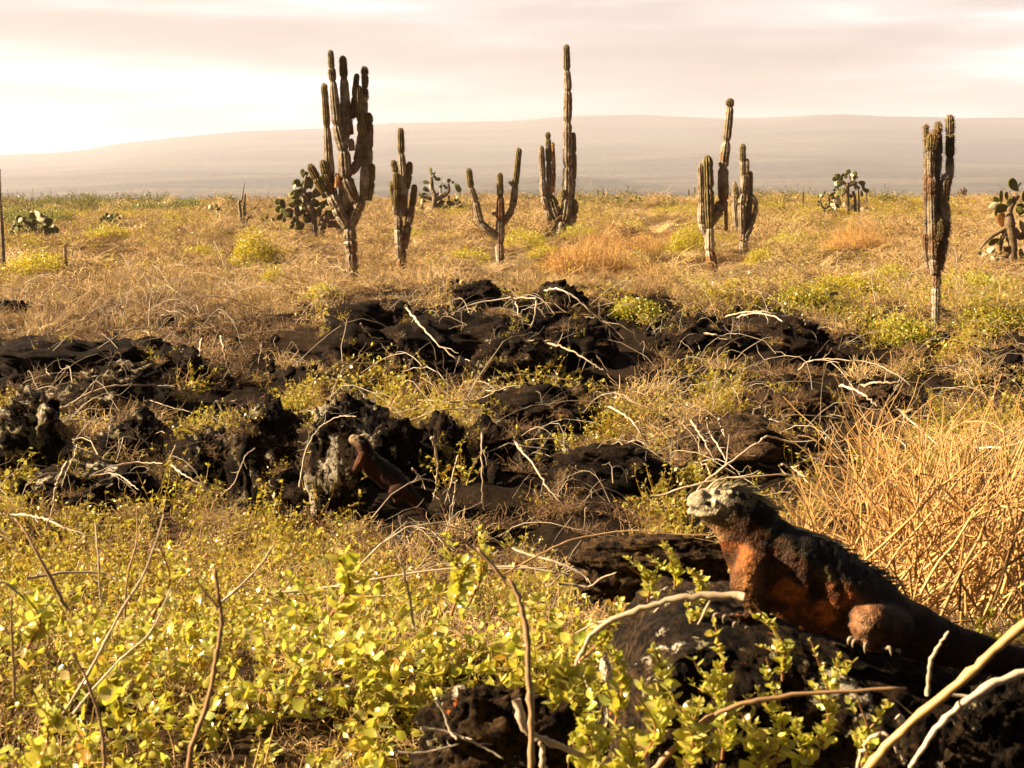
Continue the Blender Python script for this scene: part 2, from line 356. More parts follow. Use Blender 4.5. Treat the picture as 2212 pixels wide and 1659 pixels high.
# ------------------------------------------------------------------ scatter machinery (only for uncountable stuff)
def tpl_collection(name, meshes, m):
    c = bpy.data.collections.new(name); out = []
    for i, me in enumerate(meshes):
        me.materials.append(m) if not isinstance(m, (list, tuple)) else [me.materials.append(k) for k in m]
        ob = bpy.data.objects.new(name, me); c.objects.link(ob)
    return c
def scatter(name, label, pos, rot, scl, idx, coll):
    me = bpy.data.meshes.new(name); n = len(pos); me.vertices.add(n); me.vertices.foreach_set('co', np.asarray(pos, float).ravel())
    a = me.attributes.new('rot', 'FLOAT_VECTOR', 'POINT'); a.data.foreach_set('vector', np.asarray(rot, float).ravel())
    a = me.attributes.new('scl', 'FLOAT_VECTOR', 'POINT'); a.data.foreach_set('vector', np.asarray(scl, float).ravel())
    a = me.attributes.new('idx', 'INT', 'POINT'); a.data.foreach_set('value', np.asarray(idx, np.int32))
    o = bpy.data.objects.new(name, me); COL.objects.link(o); tag(o, label, 'vegetation', None, 'stuff')
    ng = bpy.data.node_groups.new(name, 'GeometryNodeTree')
    ng.interface.new_socket('Geometry', in_out='INPUT', socket_type='NodeSocketGeometry')
    ng.interface.new_socket('Geometry', in_out='OUTPUT', socket_type='NodeSocketGeometry')
    gin = ng.nodes.new('NodeGroupInput'); gout = ng.nodes.new('NodeGroupOutput')
    ip = ng.nodes.new('GeometryNodeInstanceOnPoints'); ci = ng.nodes.new('GeometryNodeCollectionInfo')
    ci.inputs['Collection'].default_value = coll; ci.inputs['Separate Children'].default_value = True; ci.inputs['Reset Children'].default_value = True
    def attr(nm, ty):
        k = ng.nodes.new('GeometryNodeInputNamedAttribute'); k.data_type = ty; k.inputs['Name'].default_value = nm
        return [s_ for s_ in k.outputs if s_.enabled and s_.name == 'Attribute'][0]
    Lk = ng.links.new
    Lk(gin.outputs[0], ip.inputs['Points']); Lk(ci.outputs[0], ip.inputs['Instance']); ip.inputs['Pick Instance'].default_value = True
    Lk(attr('idx', 'INT'), ip.inputs['Instance Index']); Lk(attr('rot', 'FLOAT_VECTOR'), ip.inputs['Rotation']); Lk(attr('scl', 'FLOAT_VECTOR'), ip.inputs['Scale'])
    Lk(ip.outputs[0], gout.inputs[0])
    md = o.modifiers.new('scatter', 'NODES'); md.node_group = ng
    return o
def rv(n): return RNG.normal(0, 1, (n, 3))
def curls(n, spread, h, r, npts=6, wild=0.5, flat=0.0, seglen=None, base=0.3):
    """n curly dry stems rising from a patch; returns (n,npts,3),(n,npts)"""
    b = np.concatenate([RNG.normal(0, spread*base, (n, 2)), np.zeros((n, 1))], 1)
    d = rv(n); d[:, 2] = np.abs(d[:, 2])*(1-flat) + 0.15; d[:, :2] *= spread/h*(0.4+flat); d = unit(d)
    ln = (h*RNG.uniform(0.5, 1.25, n)/(npts-1))[:, None]
    Pn = [b]; cur = b
    for k in range(npts-1):
        d = unit(d + rv(n)*wild*0.55 + np.array([0, 0, -0.10*k*wild])); cur = cur + d*ln; Pn.append(cur)
    Pn = np.stack(Pn, 1); Pn[:, :, 2] = np.abs(Pn[:, :, 2])
    R = r*RNG.uniform(0.5, 1.3, n)[:, None]*np.linspace(1, 0.45, npts)[None]
    return Pn, R
def clump_twigs(n, spread, h, r, wild=0.6, flat=0.0, npts=6, base=.3):
    mb = MB(); Pn, R = curls(n, spread, h, r, npts, wild, flat, base=base); shade = RNG.uniform(0.3, 1.3, n)[:, None]*np.ones((1, 3)); tubes(mb, Pn, R, 3, shade); return mb
def clump_leaves(nst, nleaf, spread, h, ll, full=False, st_r=0.002):
    mb = MB(); Pn, R = curls(nst, spread, h, st_r, 6, 0.35, 0.1)
    tubes(mb, Pn, R, 3, np.array([0.9, 0.6, 0.5]))
    i = RNG.integers(0, nst, nleaf); f = RNG.uniform(0.25, 5, nleaf); k = np.minimum(f.astype(int), 4); fr_ = (f-k)[:, None]
    pos = Pn[i, k]*(1-fr_) + Pn[i, k+1]*fr_
    d = rv(nleaf); d[:, 2] = d[:, 2]*0.5+0.4; nrm = rv(nleaf) + np.array([-0.3, 0, 0.9])
    ln = ll*RNG.uniform(0.4, 1.3, nleaf); bv = RNG.uniform(.5, 1.15, nleaf); cv = np.stack([bv*RNG.uniform(.85, 1.2, nleaf), bv*RNG.uniform(.9, 1.1, nleaf), bv*RNG.uniform(.5, 1.8, nleaf)], 1); dd_ = RNG.uniform(0, 1, nleaf) < .05; cv[dd_] = [.75, .45, .35]
    leaves(mb, pos, d, nrm, ln, ln*RNG.uniform(.6, .95, nleaf), full, cv); return mb
NV = 5
C_TW = tpl_collection('straw_templates', [clump_twigs(120, .24, .26, .0030).mesh('t') for _ in range(NV)], M_STRAW)
C_TWD = tpl_collection('dark_straw_templates', [clump_twigs(130, .26, .16, .0026, .8, .5).mesh('t') for _ in range(NV)], M_TWIGD)
C_TWF = tpl_collection('far_straw_templates', [clump_twigs(170, .6, .5, .0095, .7).mesh('t') for _ in range(NV)], M_STRAW)
C_ORF = tpl_collection('orange_templates', [clump_twigs(260, .5, .55, .005, .5).mesh('t') for _ in range(3)], M_ORANGE)
C_LF = tpl_collection('leaf_templates', [clump_leaves(16, 150, .16, .17, .022).mesh('t') for _ in range(NV)], M_LEAF)
C_LFF = tpl_collection('far_leaf_templates', [clump_leaves(30, 420, .5, .45, .045, False, .005).mesh('t') for _ in range(NV)], M_LEAF)
C_YF = tpl_collection('yellow_templates', [clump_leaves(30, 420, .5, .4, .05, False, .005).mesh('t') for _ in range(3)], M_YELLOW)
C_GF = tpl_collection('green_templates', [clump_leaves(40, 600, .7, .9, .07, False, .008).mesh('t') for _ in range(3)], M_GREEN)
C_NEAR = tpl_collection('near_leaf_templates', [clump_leaves(6, 66, .08, .17, .0215, True, .0012).mesh('t') for _ in range(7)], M_LEAFN)
def clump_arcs(n):
    mb = MB(); a = RNG.uniform(0, 6.28, n); L_ = RNG.uniform(.25, .8, n); H_ = L_*RNG.uniform(.1, .45, n); u = np.linspace(0, 1, 9)[None]
    x = (u-.3)*L_[:, None]; z = np.sin(u**.8*math.pi*.93)*H_[:, None]+.02; Pn = np.stack([x*np.cos(a)[:, None], x*np.sin(a)[:, None], z], -1)+np.cumsum(RNG.normal(0, .009, (n, 9, 3)), 1); Pn[:, :, :2] += RNG.normal(0, .12, (n, 1, 2))
    tubes(mb, Pn, RNG.uniform(.0012, .0036, n)[:, None]*np.linspace(1.1, .4, 9)[None], 4, RNG.uniform(.6, 1.15, n)[:, None]*np.ones((1, 3)))
    for q_ in range(2):
        i = RNG.integers(2, 7, n); st = Pn[np.arange(n), i]; d = unit(Pn[np.arange(n), i+1]-Pn[np.arange(n), i-1]+rv(n)*.012); ln = L_*RNG.uniform(.1, .3, n); w = [st]
        for kk in range(4): d = unit(d+rv(n)*.28+np.array([0, 0, .08])); w.append(w[-1]+d*(ln/4)[:, None])
        tubes(mb, np.stack(w, 1), (.0018*np.linspace(1, .4, 5))[None]*np.ones((n, 1)), 3, np.ones((n, 3))*.8)
    return mb
C_PALE = tpl_collection('pale_twig_templates', [clump_arcs(3).mesh('t') for _ in range(6)], M_WHITE)
C_LIT = tpl_collection('litter_templates', [clump_twigs(85, .16, .14, .0016, 1.0, .7).mesh('t') for _ in range(4)], M_STRAW)
def sample(y0, y1, dens, half=None, margin=300):
    """random ground points in the wedge the camera looks along, per square metre"""
    tanh = (CX0+margin)/FPX; area = tanh*(y1**2-y0**2); n = int(area*dens)
    y = np.sqrt(RNG.uniform(y0**2, y1**2, n)); x = RNG.uniform(-1, 1, n)*tanh*y
    z = hgt(x, y); px, py = project(x, y, z); return x, y, z, px, py
EXCL = []   # (px0,px1,py0,py1,D0,D1) keep low plants out of the animals and their rocks
def keep(x, y, px, py):
    k = np.ones(len(x), bool)
    for a in EXCL: k &= ~((px > a[0]) & (px < a[1]) & (py > a[2]) & (py < a[3]) & (y > a[4]) & (y < a[5]))
    return k
EXCL += [(1430, 2400, 1200, 1900, 1.2, 2.55), (740, 960, 930, 1130, 5.5, 7.3), (1240, 1580, 1150, 1340, 2.5, 3.2)]
LOWB = []   # low growth only, just in front of the shrubs
for (a, b_, w_) in [(550,575,115),(1492,552,110),(1455,470,150),(1815,640,160),(235,525,110),(80,592,160),(1640,580,70),(1130,535,110),(1010,560,110),(590,615,60),(1270,600,230),(1850,545,170)]:
    LOWB.append((a-w_*.55, a+w_*.55, b_-20, b_+50))
for (a, b_) in [(760, 604), (866, 598), (1081, 572), (1210, 512), (1543, 595), (1607, 548), (2021, 707), (690, 508), (1834, 470), (2188, 566), (142, 588), (8, 578), (525, 492)]:
    LOWB.append((a-45, a+45, b_-25, b_+55))
def spread_(name, label, zones, want, coll, nv, s0, s1, tilt=.25, zoff=0, zsc=1.0):
    ps, rs, ss, ix = [], [], [], []
    for (y0, y1, dens, size) in zones:
        x, y, z, px, py = sample(y0, y1, dens); cv = cover(px, py)
        pr = np.zeros(len(x))
        for ch, v in want.items(): pr = np.where(cv == ch, v, pr)
        k = (RNG.uniform(0, 1, len(x)) < pr) & keep(x, y, px, py)
        n = int(k.sum())
        if not n: continue
        ps.append(np.stack([x[k], y[k], z[k]+zoff], 1)); rs.append(np.stack([RNG.normal(0, tilt, n), RNG.normal(0, tilt, n), RNG.uniform(0, 6.28, n)], 1))
        s = (RNG.uniform(s0, s1, n)*size)[:, None]*np.array([[1, 1, zsc]])
        for bx in LOWB: s[:, 2] *= np.where((px[k] > bx[0]) & (px[k] < bx[1]) & (py[k] > bx[2]) & (py[k] < bx[3]) & (y[k] > 8), .3, 1)
        s = s; ss.append(s); ix.append(RNG.integers(0, nv, n))
    return scatter(name, label, np.concatenate(ps), np.concatenate(rs), np.concatenate(ss), np.concatenate(ix), coll)
spread_('dry_straw_cover', 'tangled pale straw and dead twigs covering the ground around the lava', [(4.6, 8, 22, .8), (8, 15, 14, 1.1), (15, 27, 8, 1.5)],
        {'s': 1, 'm': .36, 'o': .5, 'y': .4, 'd': .10, 'g': .2, 'k': .03}, C_TW, NV, .6, 1.2, zsc=.65)
spread_('matted_dry_grass', 'low matted brown dead grass lying between the black lava blocks', [(2.8, 5, 32, .6), (5, 9, 20, .8), (9, 18, 11, 1.2)],
        {'d': .85, 's': .5, 'k': .09, 'm': .30, 'g': .15}, C_TWD, NV, .6, 1.2)
spread_('distant_dry_scrub', 'dense twiggy straw coloured scrub stretching back to the skyline', [(22, 45, 2.6, 1.0), (45, 90, .9, 1.5), (90, 175, .28, 2.4)],
        {'s': 1, 'm': .6, 'o': .4, 'y': .3, 'g': .25}, C_TWF, NV, .6, 1.2, zsc=.5)
spread_('leafy_ground_cover', 'small leaved yellow green creeper growing through straw and lava', [(3.6, 6.4, 60, .85), (6.4, 10, 30, 1.1), (10, 20, 12, 1.4)],
        {'g': .9, 'm': .95, 'y': .5, 's': .07, 'd': .05, 'k': .09}, C_LF, NV, .6, 1.2)
spread_('distant_leafy_scrub', 'patches of yellow green low leaves among the far straw', [(19, 45, 1.8, .9), (45, 90, .7, 1.3), (90, 170, .3, 1.8)],
        {'g': 1, 'm': .85, 'y': .7, 's': .16, 'o': .15}, C_LFF, NV, .6, 1.2, zsc=.8)
spread_('distant_yellow_scrub', 'low golden yellow scrub along the right hand skyline', [(25, 60, .5, 1.), (60, 180, .3, 1.7)],
        {'y': 1, 'g': .2, 's': .05, 'm': .25}, C_YF, 3, .6, 1.2, zsc=.7)
spread_('distant_green_scrub', 'dark green scrub belt at the edge of the plain on the left', [(85, 180, .11, 1.7)],
        {'g': .9, 'm': .25, 'y': .12, 's': .10}, C_GF, 3, .6, 1.2, zsc=.8)
spread_('orange_twig_mass', 'burnt orange twiggy growth in the middle distance', [(18, 50, 2.2, .8)], {'o': .9}, C_ORF, 3, .6, 1.1)
spread_('foreground_creeper', 'glossy yellow green creeper leaves filling the near foreground', [(1.25, 2.0, 150, .95), (2.0, 2.9, 105, 1.05), (2.9, 3.6, 80, .9)],
        {'g': 1, 'm': .5, 'k': .08}, C_NEAR, 7, .6, 1.2, .35)
spread_('pale_dead_twigs', 'loose pale arching dead twigs strewn over lava and straw', [(3.4, 7, 6, .7), (7, 17, 3.0, 1.1), (17, 32, .35, 1.6)],
        {'s': .6, 'd': 1, 'm': .8, 'k': .8, 'g': .35, 'o': .4, 'y': .3, 'p': .4}, C_PALE, 6, .6, 1.3, .2)
spread_('twig_litter', 'fine broken twigs and litter on the near ground', [(1.25, 3.6, 60, .8), (3.6, 6, 18, 1.)],
        {'g': .9, 'm': .9, 'k': .75, 'd': .7, 'p': .25}, C_LIT, 4, .5, 1.2, .15)
# ------------------------------------------------------------------ lava rocks
def icos(sub):
    import bmesh
    bm = bmesh.new(); bmesh.ops.create_icosphere(bm, subdivisions=sub, radius=1)
    v = np.array([a.co[:] for a in bm.verts]); f = np.array([[x.index for x in p.verts] for p in bm.faces]); bm.free(); return v, f
ICO = {k: icos(k) for k in (3, 5, 6)}
def rock(px0, px1, py0, py1, label, m=None, D=None, boxy=0.5, rough=0.22, depth=0.9, seed=None, sub=5, lean=0.0, grp='lava rocks', shift=0.0):
    cx = (px0+px1)/2; D = D or hit(cx, py1); s = SC(D); w = (px1-px0)*s/2; h = (py1-py0)*s
    base = P(cx, py1, D); v, f = ICO[sub]; v = v.copy(); seed = seed if seed is not None else int(px0*7+py0)
    v = np.sign(v)*np.abs(v)**(1-boxy*0.6); nrm = unit(v)
    q = v*1.4 + seed*1.37
    amp = rough*(fbm(q, 3, seed % 50) + 0.55*ridged(q*2.0, 3, seed % 31)-0.25)
    v = v*(1+amp[:, None]) + nrm*(0.10*ridged(q*2.7, 4, seed % 17)+0.09*fbm(q*6, 4, 5, .66)-.05)[:, None]
    led = np.tanh(3*np.sin(v[:, 2]*8+2.2*fbm(q*1.2, 2, 60)+seed)); v[:, :2] *= (1+.07*led)[:, None]; cr_ = np.clip(ridged(q*1.7, 3, seed % 23)-.62, 0, 1); v *= (1-.55*cr_)[:, None]
    v = v*np.array([w, w*depth, h*0.74]) ; v[:, 2] += h*0.30; v[:, 0] += lean*v[:, 2]; v[:, 1] += w*depth*.5+shift
    mb = MB(); mb.add(v + base, None, f); ROCKV.append((v + base)[v[:, 2] > np.quantile(v[:, 2], .45)])
    o = build(mb, 'lava_rock', m or M_LAVA, None, base); tag(o, label, 'rock', grp); return o, D
ROCKV = []
RK = [
 (690, 930, 668, 770, 'broad black lava hump at the left end of the central mound', M_LAVA, .3),
 (800, 890, 650, 720, 'jagged black knob on top of the central lava mound', M_LAVA, .2),
 (980, 1076, 614, 668, 'low black rock poking up through straw behind the mound', M_LAVA, .5),
 (1150, 1276, 618, 695, 'rounded black boulder crossed by a bare arching twig', M_LAVA, .2),
 (860, 1170, 694, 790, 'wide layered black slab in the middle of the mound', M_LAVA, .4),
 (1030, 1190, 738, 840, 'black lava block with a pale lichened left shoulder', M_LAVAL, .4),
 (1180, 1330, 700, 790, 'black lava block at the right end of the central mound', M_LAVA, .4),
 (850, 905, 730, 830, 'small upright spiky lava rock in front of the mound', M_LAVAL, .1),
 (1055, 1270, 850, 930, 'long low black rock under a white arching branch', M_LAVA, .5),
 (1600, 1830, 858, 930, 'flat brown lava slab behind the golden bush', M_SLAB, .6),
 (1440, 1590, 690, 765, 'dark rock half hidden in scrub right of the mound', M_LAVA, .3),
 (1660, 1800, 700, 790, 'dark rock under the arching dead stems on the right', M_LAVA, .3),
 (322, 445, 762, 855, 'sharp edged black block with a flat face on the left', M_LAVA, .7),
 (-20, 330, 745, 830, 'long black ledge at the left edge below the straw', M_LAVA, .6),
 (120, 330, 800, 905, 'lichen speckled rock behind the long curved branch', M_LAVAH, .4),
 (-20, 138, 862, 1070, 'tall lichen spotted rock at the left edge', M_LAVAH, .5),
 (215, 350, 905, 1010, 'low rock capped with pale lichen among matted grass', M_LAVAL, .3),
 (395, 520, 925, 1060, 'lichen patched rock left of the round topped boulder', M_LAVAH, .4),
 (490, 645, 905, 1095, 'large round topped black boulder', M_LAVAL, .35),
 (905, 1010, 905, 1050, 'black rock behind the upright dead stems', M_LAVA, .4),
 (1000, 1110, 915, 1030, 'pointed black rock draped with green leaves', M_LAVA, .3),
 (2105, 2215, 755, 830, 'dark rock in leafy scrub at the right edge', M_LAVA, .3),
 (-30, 60, 655, 690, 'small black rock at the far left in the straw', M_LAVA, .3),
 (1200, 1450, 975, 1085, 'low flat black lava right of the upright stems', M_LAVA, .5),
 (1450, 1760, 925, 1040, 'broad dark lava shelf left of the golden bush', M_SLAB, .5),
 (560, 760, 1010, 1110, 'black rock foot sunk behind the green leaves', M_LAVAL, .4),
 (60, 320, 1020, 1120, 'black rock behind the leafy shoots on the left', M_LAVAL, .4),
 (1830, 1960, 840, 905, 'dark hummock of lava beyond the golden bush', M_SLAB, .4),
]
for (a, b_, c_, d_, lab, mm, bx) in RK: rock(a, b_, c_, d_, lab, mm, None, bx, .24)
rock(690, 900, 885, 1080, 'craggy lava outcrop whitened by lichen above the small iguana', M_LAVAH, 7.3, .45, .22, .5)
rock(672, 772, 895, 1085, 'narrow lichen whitened rock column the small iguana clings to', M_LAVAH, 6.7, .5, .2, .6)
gp_, gs_ = [], []
for a_ in ROCKV:
    ext = np.ptp(a_[:, 0]); n_ = int(8 + 16*ext); j_ = RNG.integers(0, len(a_), n_); gp_.append(a_[j_]); gs_.append(np.full(n_, .35+.12*min(ext, 3)))
gp_ = np.concatenate(gp_); gs_ = np.concatenate(gs_); px_, py_ = project(gp_[:, 0], gp_[:, 1], gp_[:, 2]); kk_ = ~((px_ > 715) & (px_ < 930) & (py_ > 925)); gp_ = gp_[kk_]; gs_ = gs_[kk_]
for nm_, lb_, cc_, nv_, fr_, k_ in (('rock_moss_straw', 'dead straw and runners trailing over the lava rocks', C_TWD, NV, .62, .9), ('rock_creeper', 'sparse yellow green creeper rooted on the lava rocks', C_LF, NV, .30, .9), ('rock_twigs', 'dead twigs caught on top of the lava rocks', C_PALE, 6, .16, .8)):
    q_ = RNG.uniform(0, 1, len(gp_)) < fr_; m_ = int(q_.sum()); scatter(nm_, lb_, gp_[q_]-[0, 0, .02], np.stack([RNG.normal(0, .4, m_), RNG.normal(0, .4, m_), RNG.uniform(0, 6.28, m_)], 1), np.repeat((gs_[q_]*k_*RNG.uniform(.7, 1.5, m_))[:, None], 3, 1), RNG.integers(0, nv_, m_), cc_)
rock(1252, 1580, 1168, 1262, 'square edged brown lava slab behind the foreground iguana', M_SLAB, 2.95, .85, .05, .35, sub=6)
rock(2050, 2330, 1478, 1720, 'lichen crusted rock in the bottom right corner', M_LAVAF, 1.78, .45, .14, .35, sub=6)
rock(900, 1230, 1500, 1720, 'dark rock glimpsed through creeper at the bottom of the view', M_LAVAF, 2.05, .45, .16, .35, sub=6)
# the long boulder under the foreground iguana: crest line in photo pixels
CREST = [(1330, 1740), (1345, 1640), (1365, 1520), (1395, 1430), (1435, 1374), (1480, 1347), (1540, 1340), (1620, 1345), (1700, 1356), (1760, 1378), (1850, 1404), (1940, 1430), (2030, 1448), (2130, 1462), (2212, 1476), (2400, 1510), (2600, 1600), (2700, 1750)]
PROF = [(.62, -.55), (.56, -.2), (.44, -.06), (.26, -.02), (.12, .0), (.02, -.004), (-.05, -.02), (-.085, -.06), (-.10, -.12), (-.115, -.2), (-.12, -.3), (-.12, -.5)]
cr = catmull(np.array(CREST), 300); pr = catmull(np.array(PROF), 150)
KR = 2.1
V = np.zeros((300, 150, 3))
for i in range(300):
    bp = P(cr[i, 0], cr[i, 1], KR); V[i, :, 0] = bp[0]; V[i, :, 1] = bp[1] + pr[:, 0]; V[i, :, 2] = bp[2] + pr[:, 1]
dz = 0.012*fbm(V*9, 4, 31) + 0.007*fbm(V*40, 4, 8, .65) ; cav = np.clip(ridged(V*4.5, 2, 12)-0.55, 0, 1)
topm = np.clip((pr[:, 1]+.03)/-.08, 0, 1)[None, :]
V[:, :, 1] += dz*1.2 - 0.0*cav + topm*(0.03*fbm(V*5, 3, 44) + 0.06*cav); V[:, :, 2] += dz*(0.6+0.4*topm) - .006*ridged(V*22, 3, 5); V[:, :, 0] += 0.03*fbm(V*8, 4, 91)*np.clip((1560-cr[:, 0])/150, 0, 1)[:, None]
gi = np.arange(300*150).reshape(300, 150); q = np.stack([gi[:-1, :-1], gi[1:, :-1], gi[1:, 1:], gi[:-1, 1:]], -1).reshape(-1, 4)
mb = MB(); mb.add(V.reshape(-1, 3), q); o = build(mb, 'lava_boulder', M_LAVAF, None, P(1700, 1500, KR))
tag(o, 'long brown black boulder with white and orange lichen, the foreground iguana on top', 'rock', 'lava rocks')
def rub(seed):
    v, f = ICO[3]; mb = MB(); rg = np.random.default_rng(seed)
    for k in range(9):
        q = v*1.6+seed*3+k*7; sc = rg.uniform(.02, .075)*np.array([1.2, 1.1, .8]); p0 = np.append(rg.normal(0, .16, 2), .0)
        mb.add((v*(1+.35*fbm(q, 3, k)+.25*ridged(q*2, 2, k))[:, None])*sc+p0, None, f)
    return mb.mesh('t')
C_RUB = tpl_collection('rubble_templates', [rub(i) for i in range(6)], M_LAVA)
spread_('lava_rubble', 'small black lava cinders strewn between the larger rocks', [(3.2, 8, 7, .4), (8, 14.5, 5, .5)], {'k': .6, 'd': .2, 'm': .15, 'p': .08}, C_RUB, 6, .6, 1.4, .5)
# ------------------------------------------------------------------ dead branches
def branch(T, pts, r, D, label, m=None, name='dead_branch', grp='bare dead branches', side=3, wob=1.0, sag=0.0, taper=.5):
    X = [T[0]+p[0]*T[2] for p in pts]; Y = [T[1]+p[1]*T[2] for p in pts]
    if D is None: D = hit(X[int(np.argmax(Y))], max(Y))*0.95
    s = SC(D); n = max(14, 6*len(pts)); w = np.array([P(x, y, D) for x, y in zip(X, Y)])
    w = catmull(w, n); ph = random.random()*6; w[:, 1] += 0.05*D*np.sin(np.linspace(0, 2.5, n)+ph)*.5*min(1, D/5)
    k = r*T[2]*s; w += RNG.normal(0, .45*k*wob, w.shape); 
    R = k*(np.linspace(1, taper, n))*(1+.12*np.sin(np.arange(n)*2.1)+RNG.normal(0, .06, n)+.35*(RNG.uniform(0, 1, n) < .14))
    mb = MB(); tubes(mb, w, R, 7, None, True)
    tot = np.linalg.norm(np.diff(w, axis=0), axis=1).sum()
    if side:
        i = RNG.integers(2, n-2, side); d0 = unit(w[np.minimum(i+1, n-1)]-w[i-1]); d = unit(d0 + rv(side)*.6); ln = tot*RNG.uniform(.08, .2, side)
        Pn = [w[i]]
        for kk in range(4): d = unit(d+rv(side)*.2); Pn.append(Pn[-1]+d*(ln/4)[:, None])
        tubes(mb, np.stack(Pn, 1), (R[i]*.55)[:, None]*np.linspace(1, .4, 5)[None], 5)
    base = w[int(np.argmin(w[:, 2]))]
    o = build(mb, name, m or M_WHITE, None, base); tag(o, label, 'branch', grp); return o
F = (658.3, 576.0, .3472); G = (0, 658.3, .3472); H = (1426.3, 603.5, .3552); I1 = (0, 0, 1.0); J = (0, 1097.2, .3472); K = (713.2, 1097.2, .3472)
for pts, r, lab in [
 ([(610,270),(690,340),(790,430),(960,555)], 8, 'thick bleached branch leaning diagonally across the black mound'),
 ([(1270,205),(1310,230),(1330,330),(1335,430)], 6, 'white upright twig with a bent top left of the rounded boulder'),
 ([(1440,205),(1420,320),(1370,440)], 6, 'pale straight twig touching the left side of the rounded boulder'),
 ([(1440,205),(1250,215),(1000,260),(900,320),(780,320)], 5, 'thin wavy branch lying level across the top of the mound'),
 ([(1490,150),(1560,128),(1650,160),(1780,270),(1880,370),(1935,440)], 6, 'bare twig arching over the rounded boulder'),
 ([(1380,480),(1520,485),(1640,510),(1760,570),(1850,620)], 7, 'spotted white branch sloping down at the right of the mound'),
 ([(890,855),(1080,850),(1200,800),(1320,775),(1460,810),(1560,870),(1610,920)], 6, 'long white branch arching over the low black rock'),
 ([(1890,870),(2000,920),(2090,1020),(2140,1120)], 8, 'stout white branch curving down right of the low black rock'),
 ([(540,990),(650,980),(800,930),(950,915),(1080,940),(1200,1010),(1300,1100),(1500,1220)], 6, 'long arching branch above the pointed leafy rock'),
 ([(1300,1110),(1420,1220),(1530,1360),(1640,1470)], 8, 'grey branch running down to the right from the pointed leafy rock'),
 ([(210,690),(300,780),(370,870),(420,960)], 7, 'white branch sloping down to the lichened outcrop'),
 ([(160,810),(240,830),(330,900),(390,950)], 8, 'thick pale branch resting on top of the lichened outcrop'),
 ([(1100,790),(1200,770),(1380,745),(1560,760),(1760,800)], 4, 'thin brown twig arching just above the long white one'),
 ([(365,330),(400,390),(430,440),(520,460),(620,500)], 5, 'kinked white twig on the left flank of the mound'),
 ([(1640,1160),(1800,1240),(1960,1280),(2080,1310)], 5, 'nearly level pale branch on the dark shelf'),
 ([(1040,330),(1100,350),(1200,400),(1290,440)], 4, 'short grey twig lying in the middle of the mound'),
 ([(1940,130),(2010,100),(2080,110),(2140,160)], 4, 'small arched twig in the straw right of the rounded boulder')]:
    branch(F, pts, r, None, lab)
for pts, r, lab in [
 ([(800,1040),(815,1150),(820,1280),(800,1420),(790,1480)], 8, 'tallest upright dead stem beside the small iguana'),
 ([(1103,1020),(1105,1200),(1112,1400),(1120,1500)], 6, 'straight brown stem standing before the pointed leafy rock'),
 ([(945,1205),(920,1300),(880,1430)], 6, 'short forked dead stem leaning right by the small iguana'),
 ([(670,1235),(700,1330),(740,1430)], 6, 'short dead stem leaning left over the small iguana tail'),
 ([(940,1340),(925,1430),(915,1500)], 5, 'white tipped stub among the upright stems')]:
    branch(F, pts, r, 5.9, lab, M_WHITE, 'dead_branch', 'upright dead stems')
for pts, r, D, lab in [
 ([(290,665),(430,620),(580,540),(680,510),(840,505),(980,525),(1100,580),(1200,610)], 8, None, 'long curved branch sweeping over the lichen speckled rock'),
 ([(600,590),(760,575),(950,590),(1250,640)], 5, None, 'thin branch just beneath the long curved one'),
 ([(1350,605),(1480,680),(1570,720)], 6, None, 'short white branch pointing at the round topped boulder'),
 ([(1690,735),(1900,690),(2100,655)], 6, None, 'straight white branch right of the round topped boulder'),
 ([(0,280),(200,320),(300,360),(380,420)], 7, None, 'pale branch across the black ledge at the left edge'),
 ([(800,150),(880,145),(960,175)], 6, None, 'short bleached twig on the straw above the ledge'),
 ([(790,175),(880,190),(960,200)], 5, None, 'second bleached twig just below the first above the ledge'),
 ([(1385,180),(1430,240),(1450,340),(1470,450)], 7, None, 'crooked white stem in dark straw right of the black block'),
 ([(1290,210),(1300,320),(1320,400)], 11, None, 'thick peeling dead stump beside the black block'),
 ([(0,1345),(200,1330),(340,1335),(480,1360),(690,1410)], 10, 4.6, 'smooth grey branch arching in from the left edge'),
 ([(1070,990),(1200,1030),(1350,1100),(1420,1140)], 7, 6.3, 'pale branch sloping before the round topped boulder'),
 ([(1850,1150),(1870,980),(1920,850),(2000,770),(2100,720),(2212,705)], 5, 6.5, 'thin twig looping up left of the lichened outcrop'),
 ([(530,1080),(700,1030),(850,1020),(1000,1000)], 5, 6.0, 'curved twig before the capped rock on the left'),
 ([(500,1110),(650,1090),(770,1100),(900,1130)], 5, 5.9, 'lower curved twig before the capped rock on the left'),
 ([(470,950),(420,1050),(370,1180),(270,1390)], 9, 4.2, 'brown broken stem leaning right in the left foreground'),
 ([(1130,1060),(1100,940),(1145,830)], 6, 6.4, 'white fork shaped twig in front of the lichen patched rock'),
 ([(420,900),(430,1000),(450,1090)], 4, 6.2, 'fine grey twig by the tall lichen spotted rock'),
 ([(1600,880),(1560,910),(1500,1060),(1380,1180)], 4, 5.6, 'hooked brown twig across the round topped boulder')]:
    branch(G, pts, r, D, lab)
